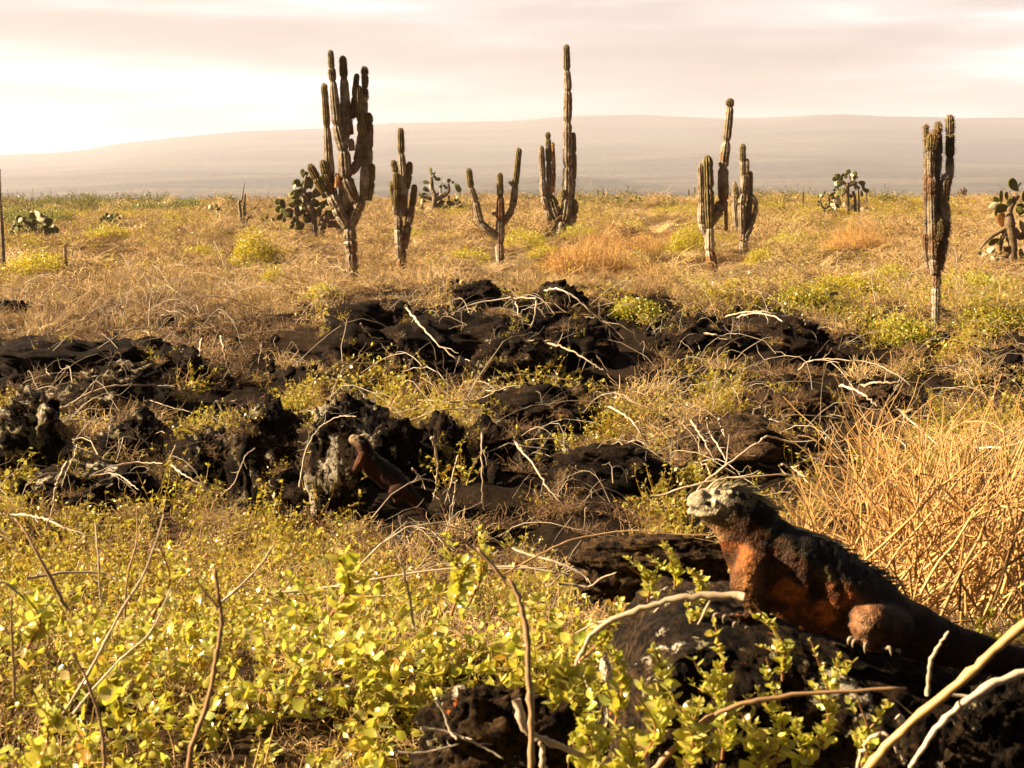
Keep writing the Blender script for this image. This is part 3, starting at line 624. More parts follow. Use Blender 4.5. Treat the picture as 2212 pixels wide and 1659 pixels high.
for pts, r, D, lab in [
 ([(410,235),(520,190),(620,180),(720,215)], 6, None, 'upper arching stem over the dark hidden rock on the right'),
 ([(500,250),(600,215),(700,230),(760,290)], 6, None, 'lower arching stem over the dark hidden rock on the right'),
 ([(820,195),(870,270),(880,370)], 6, None, 'bent stem dropping to the dark hidden rock on the right'),
 ([(240,305),(360,330),(430,360),(500,420)], 6, None, 'thin pale branch along the top of the half hidden dark rock'),
 ([(880,580),(960,520),(1100,500),(1280,510),(1400,560),(1560,680)], 6, None, 'wide low arch of dead stem behind the golden bush'),
 ([(1190,640),(1300,600),(1440,615),(1540,680)], 9, None, 'pale thick arch just under the wide low arch'),
 ([(1090,640),(1180,670),(1260,730),(1330,780)], 8, None, 'white branch lying on the flat brown slab'),
 ([(200,1280),(250,1220),(420,1100),(600,990),(680,970),(840,1020),(1000,1110),(1150,1220)], 8, 3.6, 'big bare arch of branch above the foreground iguana head'),
 ([(-60,1300),(200,1220),(400,1190),(700,1180),(900,1210),(1120,1280)], 6, 3.1, 'thin brown twig passing level behind the foreground iguana head'),
 ([(1490,800),(1570,900),(1650,990)], 8, 4.5, 'white branch piece above the golden bush'),
 ([(345,840),(400,920),(420,990)], 9, 6.2, 'thickest white stub in the row on the dark shelf'),
 ([(300,870),(350,1000),(400,1100)], 7, 6.0, 'middle white stub in the row on the dark shelf'),
 ([(200,880),(250,960),(310,1080)], 7, 5.9, 'left white stub in the row on the dark shelf'),
 ([(530,760),(580,750),(620,800),(610,920),(590,1000)], 5, None, 'hooked twig standing before the flat brown slab'),
 ([(760,1150),(850,1190),(890,1230)], 8, 4.0, 'short white twig by the foot of the golden bush'),
 ([(1930,1030),(2050,990),(2200,940)], 8, 3.9, 'white branch crossing the golden bush top at the right edge')]:
    branch(H, pts, r, D, lab)
FGB = 'sticks close to the camera'
branch(I1, [(1608,1290),(1500,1293),(1400,1320),(1300,1360),(1255,1420),(1235,1470)], 9, 1.93, 'thick grey stick reaching the iguana front leg', M_WHITE, grp=FGB, wob=.5)
branch(I1, [(1380,1690),(1470,1590),(1560,1528),(1700,1500),(1960,1488)], 8, 1.72, 'smooth brown stick crossing the boulder below the iguana', M_BROWNB, grp=FGB, side=1, wob=.3)
branch(I1, [(2260,1290),(2150,1390),(2060,1480),(1950,1580),(1850,1700)], 11, 1.6, 'thick golden stem slanting up through the bottom right', M_BUSH, grp=FGB, side=0, wob=.25, taper=.9)
branch(I1, [(2260,1435),(2140,1470),(2050,1530),(1985,1610),(1945,1700)], 10, 1.66, 'bent white branch in the bottom right', M_WHITE, grp=FGB, side=2, wob=.3)
branch(I1, [(1030,1190),(1085,1250),(1110,1270),(1135,1350),(1142,1450),(1148,1560),(1145,1700)][::-1], 8, 1.6, 'hooked brown stem rising at the bottom centre', M_BROWNB, grp=FGB, side=0, wob=.3)
branch(I1, [(2010,1510),(2014,1420),(2040,1358)], 6, 1.75, 'thin upright twig in front of the iguana tail', M_WHITE, grp=FGB, side=1, wob=.35)
branch(I1, [(1115,1505),(1140,1570),(1200,1600),(1270,1640),(1310,1700)], 10, 1.65, 'white forked stick at the bottom centre', M_WHITE, grp=FGB, side=1, wob=.4)
branch(I1, [(1190,1700),(1172,1640),(1163,1590)], 9, 1.67, 'white stub beside the forked stick at the bottom', M_WHITE, grp=FGB, side=0)
branch(I1, [(1940,1540),(1945,1580),(1950,1620)], 9, 1.8, 'short bleached stub standing on the boulder face', M_WHITE, grp=FGB, side=0)
branch(I1, [(1855,1700),(1860,1620),(1895,1578),(1925,1600),(1950,1640)], 6, 1.74, 'small hooked grey twig below the iguana hind foot', M_WHITE, grp=FGB, side=0)
for pts, r, D, lab, mm in [
 ([(1180,1700),(1200,1480),(1300,1200),(1340,960),(1375,720),(1350,560),(1325,400)], 20, 1.45, 'tall blurred brown stem in the left foreground', M_BROWNB),
 ([(350,1340),(480,1150),(620,900),(740,660),(800,560),(870,440),(950,230),(1000,60)], 10, 1.9, 'longest slanting grey twig in the left foreground', M_WHITE),
 ([(450,1290),(560,1150),(760,930),(960,740),(1080,480)], 9, 1.85, 'second slanting grey twig close beside the longest', M_WHITE),
 ([(440,620),(330,400),(200,180),(90,70)], 13, 1.8, 'blurred brown twig leaning left at the upper left of the leaves', M_BROWNB),
 ([(640,1700),(630,1500),(590,1300),(520,1080),(440,900)], 14, 1.5, 'curving stem rising from the bottom left', M_BROWNB),
 ([(800,660),(820,400),(860,200),(840,0)], 8, 2.3, 'fine upright twig above the left leaves', M_BROWNB),
 ([(650,560),(640,300),(590,100)], 8, 2.4, 'fine grey twig leaning left above the left leaves', M_WHITE),
 ([(180,430),(380,420),(600,440),(700,480)], 10, 3.0, 'white stick lying level behind the left leaves', M_WHITE),
 ([(1400,560),(1600,380),(1690,250)], 9, 2.5, 'grey twig leaning right behind the tall blurred stem', M_WHITE),
 ([(1640,570),(1900,540),(2200,480),(2700,385),(3100,360),(3450,340)], 9, 3.05, 'long white stick lying behind the leaves in the centre', M_WHITE),
 ([(70,1200),(85,1000),(90,700),(100,530)], 11, 1.7, 'dark upright stem at the far left edge', M_BROWNB),
 ([(0,430),(80,450),(220,580),(330,610)], 10, 2.2, 'pale crossing twig at the left edge above the leaves', M_WHITE)]:
    branch(J, pts, r, D, lab, mm, grp=FGB, side=1, wob=.3)
for pts, r, D, lab, mm in [
 ([(1080,420),(1300,310),(1500,225),(1700,190),(1900,170),(2200,190),(2400,180)], 7, 2.75, 'thin reddish twig bending over the square edged slab', M_BROWNB),
 ([(520,750),(500,560),(470,400),(430,270)], 10, 1.75, 'blurred grey twig standing among the centre leaves', M_WHITE),
 ([(1090,500),(1040,420),(900,270),(760,150)], 9, 1.8, 'twig slanting left above the hooked brown stem', M_BROWNB),
 ([(650,1200),(700,1290),(740,1400),(790,1440)], 12, 1.7, 'short pale root on the litter at the bottom', M_WHITE),
 ([(560,1380),(720,1420),(900,1490),(1080,1570)], 11, 1.7, 'knobbly pale root lying on the bottom litter', M_WHITE),
 ([(410,1490),(600,1510),(800,1490)], 9, 1.66, 'thin pale root lowest on the bottom litter', M_WHITE),
 ([(1420,495),(1530,510),(1620,515),(1690,450),(1780,400)], 8, 2.5, 'little crooked white twig on the brown slab', M_WHITE),
 ([(700,395),(900,385),(1200,370),(1500,390)], 6, 2.95, 'straight white twig on the litter behind the leaves', M_WHITE),
 ([(1120,270),(1250,300),(1400,320),(1560,380),(1600,430)], 8, 2.9, 'pale twig pointing at the corner of the square edged slab', M_WHITE)]:
    branch(K, pts, r, D, lab, mm, grp=FGB, side=2, wob=.4)
# ------------------------------------------------------------------ columnar cacti
GREY = np.array([0.27, 0.21, 0.135]); PALE = np.array([0.50, 0.42, 0.32]); CGRN = np.array([0.15, 0.125, 0.036]); RUST = np.array([0.26, 0.12, 0.04]); DEADO = np.array([0.55, 0.27, 0.08])
def column(mb, T, D, pts, kind='w', ribs=10, yoff=0.0, spines=True):
    """pts: joints (x, y, r) in crop pixels; kind letter per segment: w woody, g green, o orange dead, p pale"""
    s = SC(D); J3 = np.array([P(T[0]+p[0]*T[2], T[1]+p[1]*T[2], D+yoff) for p in pts]); rr = [p[2]*T[2]*s for p in pts]
    kinds = (kind + kind[-1]*20)[:len(pts)-1]
    allP, allR, allC = [], [], []; nseg = len(pts)-1
    path = catmull(J3, nseg*16+1)
    for i in range(nseg):
        last = i == nseg-1; u = np.linspace(0, 1, 17)
        if last:
            tip = min(.6, 1.5*rr[i]/(np.linalg.norm(J3[i+1]-J3[i])+1e-9)); u = np.concatenate([np.linspace(0, 1-tip, 13)[:-1], 1-tip*np.array([1, .8, .6, .42, .27, .14, .05, 0])])
        u0 = np.linspace(0, 1, 17); sg = path[i*16:(i+1)*16+1]; seg = np.stack([np.interp(u, u0, sg[:, k]) for k in range(3)], 1)
        R = rr[i]*(1-u) + rr[i+1]*u
        pinch = 1 - .30*np.exp(-(u/.06)**2)*(i > 0) - (0 if last else .30*np.exp(-((1-u)/.06)**2))
        R = R*pinch*(1+.07*np.sin(u*math.pi))
        if last:
            R = (np.maximum(rr[i], rr[i+1]*.9)*(1-u*.12))*(1 - .30*np.exp(-(u/.06)**2)*(i > 0)); R = R*np.sqrt(np.clip(1-np.clip((u-1+tip)/tip, 0, 1)**2, 0.004, 1))
        col = {'w': GREY, 'g': CGRN, 'o': DEADO, 'p': PALE, 'r': RUST}[kinds[i]]
        for k in range(len(u) if last else 16):
            allP.append(seg[k]); allR.append(R[k]); allC.append(col)
    Pn = np.array(allP); R = np.array(allR); C = np.array(allC); n = len(Pn)
    if n > 3: Pn[1:-1] += RNG.normal(0, .02, (n-2, 3))*R[1:-1, None]
    ns = ribs*4; a = np.arange(ns)*2*math.pi/ns
    tan = unit(np.gradient(Pn, axis=0)); ref = np.array([0.05, 1.0, 0.02]); u_ = unit(np.cross(tan, ref)); w_ = np.cross(tan, u_)
    ribd = np.array([.24 if np.allclose(c, CGRN) else .13 for c in C])
    prof = (1 + ribd[:, None]*(np.abs(np.cos(a*ribs/2))[None, :]*2-1.2))
    V = Pn[:, None, :] + (R[:, None]*prof)[:, :, None]*(u_[:, None, :]*np.cos(a)[None, :, None] + w_[:, None, :]*np.sin(a)[None, :, None])
    V += (unit(V-Pn[:, None, :])*(R[:, None]*.07*fbm(V*14, 3, 6))[:, :, None])
    crest = np.abs(np.cos(a*ribs/2))[None, :, None]
    Cc = np.broadcast_to(C[:, None, :], V.shape).copy()
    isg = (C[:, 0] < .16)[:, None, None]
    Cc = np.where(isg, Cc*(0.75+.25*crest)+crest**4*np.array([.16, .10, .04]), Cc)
    nzv = fbm(V*5.0, 4, 77)[..., None]; Cc = np.where(~isg & (nzv > .28), Cc*.3+PALE*.7, Cc); Cc = np.where(~isg & (nzv < -.42), RUST*.55+Cc*.2, Cc)
    idx = np.arange(n*ns).reshape(n, ns); q = np.stack([idx[:-1], np.roll(idx, -1, 1)[:-1], np.roll(idx, -1, 1)[1:], idx[1:]], -1).reshape(-1, 4)
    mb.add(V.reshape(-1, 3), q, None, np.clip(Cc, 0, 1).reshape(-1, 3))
    if spines:   # short bristles standing off the rib crests
        ks = np.arange(1, n-1); rib = np.arange(0, ns, 4)
        KK, RB = np.meshgrid(ks, rib, indexing='ij'); base = V[KK, RB].reshape(-1, 3); out = unit(base - Pn[KK.ravel()])
        rep = 2; base = np.repeat(base, rep, 0)+RNG.normal(0, .004, (len(base)*rep, 3)); out = unit(np.repeat(out, rep, 0)+rv(len(base))*.35)
        ln = max(.016, .16*np.mean(R))*RNG.uniform(.5, 1.3, len(base)); sd = unit(np.cross(out, rv(len(base))))*0.0022*(D/20+.4)
        tv = np.stack([base-sd, base+sd, base+out*ln[:, None]], 1).reshape(-1, 3)
        mb.add(tv, None, np.arange(len(tv)).reshape(-1, 3), np.array([.42, .24, .10]))
def cactus(T, D, parts, label, base, name='columnar_cactus', ribs=10):
    """parts: list of (part name, kind, pts, yoff)"""
    bp = P(T[0]+base[0]*T[2], T[1]+base[1]*T[2], D); r_ = root(name, bp, label, 'cactus', 'columnar cacti')
    for (pn, kd, pts, yo) in parts:
        mb = MB(); column(mb, T, D, pts, kd, ribs, yo*SC(D)*T[2]); build(mb, pn, M_CACT, r_)
    # roots and trunk go into the soil
    return r_
TA = (576.0, 82.3, .3472); TB = (960.0, 82.3, .3472); TC_ = (1481.2, 192.0, .3306); TD = (0, 329.2, .2976)
def dep(T, x, y): return hit(T[0]+x*T[2], T[1]+y*T[2])
D1 = dep(TA, 530, 1505)
cactus(TA, D1, [
 ('trunk', 'w', [(532,1560,30),(528,1340,33),(522,1260,36),(515,1150,36)], 0),
 ('arm', 'w', [(500,1170,30),(440,1050,40),(400,960,38)], -5),
 ('arm', 'wwg', [(410,990,28),(395,860,30),(375,555,20),(357,280,19)], 12),
 ('arm', 'g', [(358,960,18),(310,870,24),(262,782,17)], -8),
 ('arm', 'g', [(392,920,16),(368,840,23),(343,758,17)], -14),
 ('arm', 'o', [(445,930,22),(440,840,20)], -25),
 ('arm', 'wwwwg', [(552,1010,26),(495,870,38),(478,700,33),(440,540,30),(412,268,19),(404,185,17),(397,74,14)], -22),
 ('arm', 'wwg', [(470,680,28),(492,510,30),(480,248,22),(472,108,23)], 0),
 ('arm', 'w', [(510,1180,26),(500,1050,42),(480,860,36)], 24),
 ('arm', 'w', [(525,1175,24),(562,1070,34),(600,990,32)], -12),
 ('arm', 'wggg', [(605,1000,24),(610,798,24),(606,640,25)], -22),
 ('arm', 'g', [(603,640,20),(585,520,22),(574,294,17)], -20),
 ('arm', 'gg', [(632,1010,19),(650,890,20),(656,780,17)], -4),
 ('arm', 'wwgg', [(625,960,18),(640,690,20),(637,530,22),(634,463,17)], 12),
 ('arm', 'wwwpgg', [(520,840,20),(565,770,26),(592,590,22),(613,392,17),(615,350,15),(612,314,14),(611,230,19),(608,174,13)], 8),
 ('arm', 'wggg', [(525,600,15),(515,500,18),(545,460,22),(548,365,17),(562,220,17)], 20),
 ('arm', 'oo', [(530,700,18),(525,625,20)], -4),
 ], 'largest many armed columnar cactus on a thick bare trunk, left of centre', (530, 1510))
D2 = dep(TA, 835, 1485)
cactus(TA, D2, [
 ('trunk', 'rwww', [(835,1530,22),(840,1370,27),(842,1300,26)], 0),
 ('arm', 'wpwwg', [(826,1370,15),(826,1290,24),(822,1190,25),(818,1100,24)], -10),
 ('arm', 'wwg', [(845,1110,25),(848,910,27),(838,718,19),(834,558,14)], 0),
 ('arm', 'wg', [(800,1100,14),(797,1050,16),(774,893,18)], -8),
 ('arm', 'g', [(806,1060,14),(806,940,18),(802,833,16)], -18),
 ('arm', 'g', [(818,900,13),(803,830,17),(785,758,14)], 6),
 ('arm', 'wwg', [(858,1310,18),(880,1160,23),(905,1045,18),(922,910,17)], -6),
 ('arm', 'g', [(872,940,13),(884,850,18),(891,768,16)], 6)],
 'compact columnar cactus with one tall spear, right of the largest', (835, 1485))
D3 = dep(TB, 350, 1420)
cactus(TB, D3, [
 ('trunk', 'pwrg', [(350,1470,18),(345,1280,25),(348,1130,25),(348,985,18),(344,836,14)], 0),
 ('arm', 'wwwg', [(335,1245,20),(230,1150,22),(195,1020,19),(166,928,18),(151,808,18)], -5),
 ('arm', 'wwg', [(365,1155,16),(420,1060,20),(441,918,18),(465,682,16)], 5),
 ('arm', 'p', [(325,1098,9),(295,1088,6)], -12), ('arm', 'p', [(432,920,8),(402,893,7)], -5)],
 'three armed candelabra cactus shaped like a trident', (350, 1415))
D4 = dep(TB, 720, 1245)
cactus(TB, D4, [
 ('trunk', 'w', [(725,1275,30),(728,1200,42),(735,1120,40)], 0),
 ('arm', 'wwwwwgg', [(748,1130,32),(765,990,28),(766,798,25),(766,524,24),(768,330,22),(762,200,19),(759,38,13)], -8),
 ('arm', 'wggg', [(770,1190,26),(800,1090,27),(802,1000,20)], 8), ('arm', 'wggg', [(790,1010,15),(800,880,17),(803,715,16),(801,586,12)], 18),
 ('arm', 'wwwwwg', [(698,1240,14),(660,1165,17),(638,1068,18),(620,985,20),(612,880,19),(602,668,18)], -10),
 ('arm', 'wgg', [(712,1130,30),(680,1050,30),(660,975,28)], -2),
 ('arm', 'wgg', [(655,990,14),(650,775,17),(645,625,14),(643,584,9)], 6),
 ('arm', 'o', [(668,960,14),(682,830,11),(673,648,8)], -6),
 ('arm', 'g', [(738,990,10),(738,938,13)], -30), ('arm', 'w', [(725,1215,16),(726,1142,18)], -32)],
 'tallest single spear cactus with a clump of short arms and one dead orange arm', (720, 1245))
D5 = dep(TC_, 185, 1215)
cactus(TC_, D5, [
 ('trunk', 'wrpw', [(205,1270,12),(185,1190,26),(158,1060,30),(155,890,30)], 0),
 ('arm', 'gg', [(155,905,24),(148,652,31),(142,433,27)], -8),
 ('arm', 'pww', [(140,970,18),(106,880,22),(104,740,23),(97,485,21)], 8),
 ('arm', 'wwwwwg', [(175,890,12),(215,790,36),(245,725,30),(246,515,30),(266,345,25),(288,118,22),(291,60,20)], 12),
 ('arm', 'r', [(265,925,10),(262,740,12)], 25)],
 'two pronged columnar cactus, one thick green arm and one tall crooked grey arm', (190, 1225))
D6 = dep(TC_, 380, 1080)
cactus(TC_, D6, [
 ('trunk', 'w', [(378,1110,22),(380,1000,28),(385,920,32)], 0),
 ('arm', 'wwwwgg', [(368,940,20),(365,755,27),(374,680,20),(385,560,22)], -6),
 ('arm', 'wg', [(378,670,14),(371,470,19),(374,357,15)], 8),
 ('arm', 'wwg', [(400,690,18),(400,560,15),(401,455,12)], 0),
 ('arm', 'gg', [(400,920,16),(420,720,16),(422,537,11)], 10),
 ('arm', 'wwg', [(330,900,18),(318,740,16),(319,605,9)], 10),
 ('arm', 'gg', [(350,760,12),(333,690,15),(322,625,10)], -4),
 ('arm', 'w', [(395,960,18),(430,890,14),(458,768,14),(437,692,6)], -12)],
 'smaller clustered columnar cactus with a bare broken stem, right of the crooked arm', (380, 1075))
D7 = dep(TC_, 1632, 1560)
cactus(TC_, D7, [
 ('trunk', 'wpwp', [(1632,1650,20),(1633,1420,24),(1635,1300,27),(1640,1170,28)], 0),
 ('arm', 'pwwwwg', [(1622,1205,22),(1614,1112,25),(1612,985,27),(1604,690,25),(1601,582,18),(1601,405,26),(1606,285,20)], -18),
 ('arm', 'g', [(1612,405,16),(1628,330,19),(1632,265,13)], -30),
 ('arm', 'pwwwwwwg', [(1592,1200,13),(1577,1128,18),(1562,985,22),(1570,925,13),(1568,800,13),(1570,670,16),(1570,510,13),(1573,372,12),(1569,233,18)], 5),
 ('arm', 'wwwwwwwg', [(1655,1185,22),(1670,1080,28),(1690,978,26),(1702,860,27),(1688,745,30),(1695,596,34),(1722,590,20),(1726,445,23),(1728,295,23),(1727,168,19)], -5),
 ('arm', 'g', [(1650,990,16),(1662,930,19),(1658,858,15)], -40),
 ('arm', 'wwwwg', [(1650,1000,14),(1650,860,14),(1645,600,16),(1650,432,25),(1652,290,20),(1648,214,20)], 12)],
 'tall tightly clustered columnar cactus on a slim pale trunk at the right', (1632, 1560))
cactus(TD, dep(TD, 25, 835), [('trunk', 'wwww', [(28,860,13),(20,700,14),(10,500,13),(2,350,9),(-6,120,5)], 0)],
 'leaning cactus cut off by the left edge of the view', (25, 835), ribs=8)
cactus(TD, dep(TD, 478, 870), [('trunk', 'ro', [(480,890,12),(474,780,12),(469,668,11)], 0)],
 'single rusty post like cactus standing in straw on the left', (478, 870), ribs=9)
def smallcol(T, D, cols, label, base):
    D = dep(T, *base)*.98
    cactus(T, D, [('stem', 'g', [(a, b, r), ((a+c)/2, (b+d)/2, r*1.15), (c, d, r*.8)], i*6) for i, (a, b, c, d, r) in enumerate(cols)], label, base, ribs=8)
smallcol(TC_, 75, [(766,810,765,672,5)], 'thin lone distant cactus spike left of the tree like prickly pear', (766,810))
smallcol(TC_, 95, [(20,740,18,655,4)], 'distant cactus spike, left of a pair by the two pronged cactus', (20,740))
smallcol(TC_, 95, [(60,735,58,642,4)], 'distant cactus spike, right of a pair by the two pronged cactus', (60,735))
smallcol(TC_, 80, [(1790,738,1778,668,5),(1800,740,1800,652,5),(1815,742,1818,640,5),(1825,740,1833,655,4)], 'distant clump of thin cactus columns right of the clustered cactus', (1805,740))
smallcol(TC_, 80, [(1180,790,1180,668,5),(1165,795,1163,725,6),(1195,795,1193,745,4)], 'distant dark cactus clump just right of the tree like prickly pear', (1180,795))
smallcol(TB, 110, [(955,1030,956,940,4),(938,1025,938,990,3)], 'distant paired cactus spikes behind the tallest spear', (955,1030))
smallcol(TB, 110, [(985,1035,986,932,4),(995,1030,994,965,3),(972,1032,974,985,3)], 'distant triple cactus spikes behind the tallest spear', (985,1035))
smallcol(TC_, 85, [(495,800,496,750,4)], 'short distant cactus spike in yellow scrub', (495,800))
# ------------------------------------------------------------------ prickly pears
PG = np.array([0.135, 0.13, 0.022]); P_LIT = np.array([0.55, 0.50, 0.34]); PW = np.array([0.13, 0.085, 0.04]); PO = np.array([0.36, 0.16, 0.035])
TH = np.linspace(0, 2*math.pi, 21)[:-1]
def pad(mb, T, D, p, yo=0.0):
    x0, y0, x1, y1, w = p[:5]; k = p[5] if len(p) > 5 else ''
    s = SC(D); a = P(T[0]+x0*T[2], T[1]+y0*T[2], D+yo); b = P(T[0]+x1*T[2], T[1]+y1*T[2], D+yo); w = w*T[2]*s*1.35; b = a+(b-a)*1.12
    d = b-a; ln = np.linalg.norm(d); d = d/ln
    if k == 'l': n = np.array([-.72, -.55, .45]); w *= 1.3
    else: n = np.array([RNG.normal(0, .45)+.12, -1.0, RNG.normal(0, .35)])
    n = n - d*np.dot(n, d); n = unit(n); sd = np.cross(d, n); th = min(w, ln)*.17
    u = .5-.5*np.cos(TH); out = np.stack([u*ln, np.sin(TH)*w*(.42+.62*u-.10*u*u)/.80*.92], 1)
    rings = []
    for (f, off) in ((.35, -1), (.78, -.8), (.97, -.35), (.97, .35), (.78, .8), (.35, 1)):
        c = np.array([ln*.55, 0]); q = c + (out-c)*f
        rings.append(a + q[:, :1]*d + q[:, 1:]*sd + n*(off*th*.5))
    V = np.concatenate([np.array([a + d*ln*.55 - n*th*.55]), np.concatenate(rings), np.array([a + d*ln*.55 + n*th*.55])])
    m_ = len(TH); q = []; t = []
    for r in range(5):
        for i in range(m_): j = (i+1) % m_; q.append((1+r*m_+i, 1+r*m_+j, 1+(r+1)*m_+j, 1+(r+1)*m_+i))
    for i in range(m_): j = (i+1) % m_; t.append((0, 1+j, 1+i)); t.append((1+6*m_, 1+5*m_+i, 1+5*m_+j))
    col = {'': PG, 'l': P_LIT*.8, 'w': PW, 'o': PO}[k]*RNG.uniform(.8, 1.25)  # sunlit pads: the sunlight is put into a paler pad colour
    mb.add(V, q, t, col)
def pear(T, D, base, trunks, pads, label, bark=M_CACT):
    bp = P(T[0]+base[0]*T[2], T[1]+base[1]*T[2], D); r_ = root('prickly_pear', bp, label, 'cactus', 'prickly pear cacti')
    for tr in trunks:
        mb = MB(); s = SC(D); w = np.array([P(T[0]+x*T[2], T[1]+y*T[2], D) for x, y, r in tr]); n = 6*len(tr)
        R = np.interp(np.linspace(0, len(tr)-1, n), range(len(tr)), [r*T[2]*s for _, _, r in tr])*(1+RNG.normal(0, .08, n)); pth = catmull(w, n); tubes(mb, pth, R, 10, PW*1.4, True)
        build(mb, 'trunk', bark, r_)
    ex = []
    for p in list(pads):
        if RNG.uniform() < .55 and len(pads)+len(ex) < 92:
            l_ = math.hypot(p[2]-p[0], p[3]-p[1])*RNG.uniform(.7, 1.0); f_ = RNG.uniform(.0, .75); an = RNG.uniform(-1.9, 1.9); x_ = p[0]+(p[2]-p[0])*f_; y_ = p[1]+(p[3]-p[1])*f_
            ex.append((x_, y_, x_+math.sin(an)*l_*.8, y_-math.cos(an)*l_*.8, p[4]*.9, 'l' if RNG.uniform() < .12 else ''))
    pads = list(pads) + ex
    for i, p in enumerate(pads):
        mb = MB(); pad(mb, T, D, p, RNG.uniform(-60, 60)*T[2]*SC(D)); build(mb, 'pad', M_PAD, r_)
O1 = (576.0, 329.2, .11574)
pear(O1, dep(O1, 890, 1560)*.98, (890,1560), [[(890,1600,50),(890,1300,50),(840,1100,80),(740,880,70),(700,700,40),(740,420,22)], [(1000,1570,60),(1060,1300,80),(1150,1150,80)], [(1400,1530,50),(1300,1340,60),(1150,1350,60),(1060,1280,50)]],
 [(690,480,660,320,42),(650,640,520,530,65),(640,650,780,600,60),(640,700,480,840,85),(830,690,790,470,70),(890,650,1060,450,60),(820,830,1000,700,80,'w'),(830,860,960,990,60),(1040,930,1200,940,60),(730,1050,810,900,45,'l'),
  (340,1060,270,890,55),(320,1080,165,1050,60),(330,1060,490,1110,55,'w'),(320,1130,210,1250,50),(330,1160,330,1300,25),(540,1030,430,950,50),(490,1150,430,1210,40),(550,1150,540,1310,55,'w'),(740,1180,850,1270,55,'l'),(520,1330,440,1430,40),
  (700,1310,560,1470,65),(640,1160,560,1010,75,'w'),(870,1130,950,1100,50),(1000,1230,970,1060,40,'w'),(1150,1080,1180,1180,40),(1040,850,1100,780,50),(700,1130,780,1300,60,'w'),(1200,1090,1260,1230,70,'w'),(510,690,520,600,45,'l')] + [(x_, y_, x_+RNG.normal(0, 60), y_-RNG.uniform(90, 150), RNG.uniform(50, 70), '' if k_ % 4 else 'w') for k_, (x_, y_) in enumerate(zip(RNG.uniform(560, 1080, 22), RNG.uniform(800, 1250, 22)))],
 'dark prickly pear behind the largest columnar cactus')
O2 = (888.7, 340.1, .07936)
pear(O2, dep(O2, 600, 1560), (560,1540), [[(560,1600,70),(620,1250,90),(640,1050,70),(580,880,45),(560,700,45),(540,530,40)], [(650,1150,70),(850,1060,60),(1010,920,50),(1000,700,35)], [(580,1150,50),(400,1080,45),(290,1070,30)]],
 [(550,510,520,290,40),(580,520,650,400,22),(610,590,780,590,45),(500,690,320,660,50),(490,930,330,830,60),(510,920,510,730,22,'l'),(830,760,880,590,28,'l'),(820,850,800,760,55,'l'),(810,1000,790,860,35,'l'),(740,1050,770,970,40,'l'),
  (990,690,1040,590,55),(1130,720,1130,650,35),(1180,800,1230,720,50),(1190,810,1340,900,65),(1320,1060,1330,940,30,'l'),(1030,1180,1020,1040,30),(1190,1230,1240,1110,50),(1270,1250,1340,1210,40),(1250,1310,1250,1230,40,'l'),(1280,1320,1370,1330,35),
  (1280,1400,1310,1330,40),(960,1200,880,1260,28,'l'),(1230,1290,980,1220,60,'w'),(1090,1330,890,1390,70),(1100,1440,940,1560,70),(860,1300,790,1180,60),(760,1230,610,1370,45),(700,1430,820,1300,70),(290,1120,210,970,40),(430,1000,290,990,35),
  (290,1100,260,1260,30,'l'),(300,1270,290,1520,45,'w'),(350,1450,400,1560,50),(600,1400,560,1540,40),(870,1430,870,1520,22,'l'),(900,760,960,850,40),(340,1100,340,1200,20)],
 'branching prickly pear with sunlit pads between the compact and trident cacti')
O3 = (1744.6, 351.1, .08596)
D_O3 = dep(O3, 990, 1420)
pear(O3, D_O3, (990,1420), [[(1000,1460,65),(1000,1100,55),(990,800,60),(1000,600,60),(1000,500,45)], [(1000,620,50),(900,500,35),(740,470,20)], [(1010,580,50),(1180,520,50),(1250,500,25)], [(1180,560,40),(1300,650,40)], [(1200,1230,40),(1190,900,35),(1140,720,40)], [(1285,1260,25),(1290,900,22),(1280,680,18)]],
 [(760,480,700,300,50),(770,480,770,300,55),(800,460,890,300,40),(890,330,890,270,20),(940,330,1050,190,50),(990,400,930,330,40,'l'),(1180,470,1190,230,55),(1080,350,1150,300,40,'l'),(1260,480,1430,540,60),(1255,430,1255,340,14,'l'),(1100,360,1150,470,25,'l'),(730,480,700,560,40,'l'),
  (830,590,740,560,50),(740,640,680,620,35),(730,700,640,690,30),(820,640,760,830,60),(710,740,570,830,40),(900,720,880,850,30,'l'),(1130,820,1060,860,50),(1370,680,1530,720,50),(1340,700,1370,840,50),(1200,600,1220,690,25,'l'),(850,1050,680,910,60,'l'),(860,1080,1020,1040,60,'l'),
  (830,1070,620,1010,45),(670,1060,670,1190,45,'l'),(820,1140,700,1110,45),(700,1200,760,1210,40,'l'),(1170,1030,1100,1160,35,'l'),(570,880,680,900,30),(600,1230,490,1230,60),(720,1260,820,1290,35,'l'),(900,560,830,420,50),(1080,560,1130,470,45),(930,660,860,700,50)],
 'tree like prickly pear with a thick trunk and crowded crown, on the right')
pear(O3, D_O3*1.02, (420,1320), [[(420,1340,30),(400,1180,40),(330,1050,35),(320,900,20),(440,770,15)], [(430,1170,40),(590,1040,40)], [(540,1060,20),(540,860,25),(490,780,12)]],
 [(250,880,300,840,20),(440,770,440,715,22),(310,870,340,800,28,'l'),(250,940,290,1010,25),(560,860,540,810,30),(400,860,360,830,25),(470,1060,430,1030,28,'l'),(230,1080,290,1060,25),(450,1130,470,1100,30),(130,1240,180,1230,30,'l'),(600,1060,560,1000,40)],
 'small scrubby prickly pear at the left foot of the tree like one')
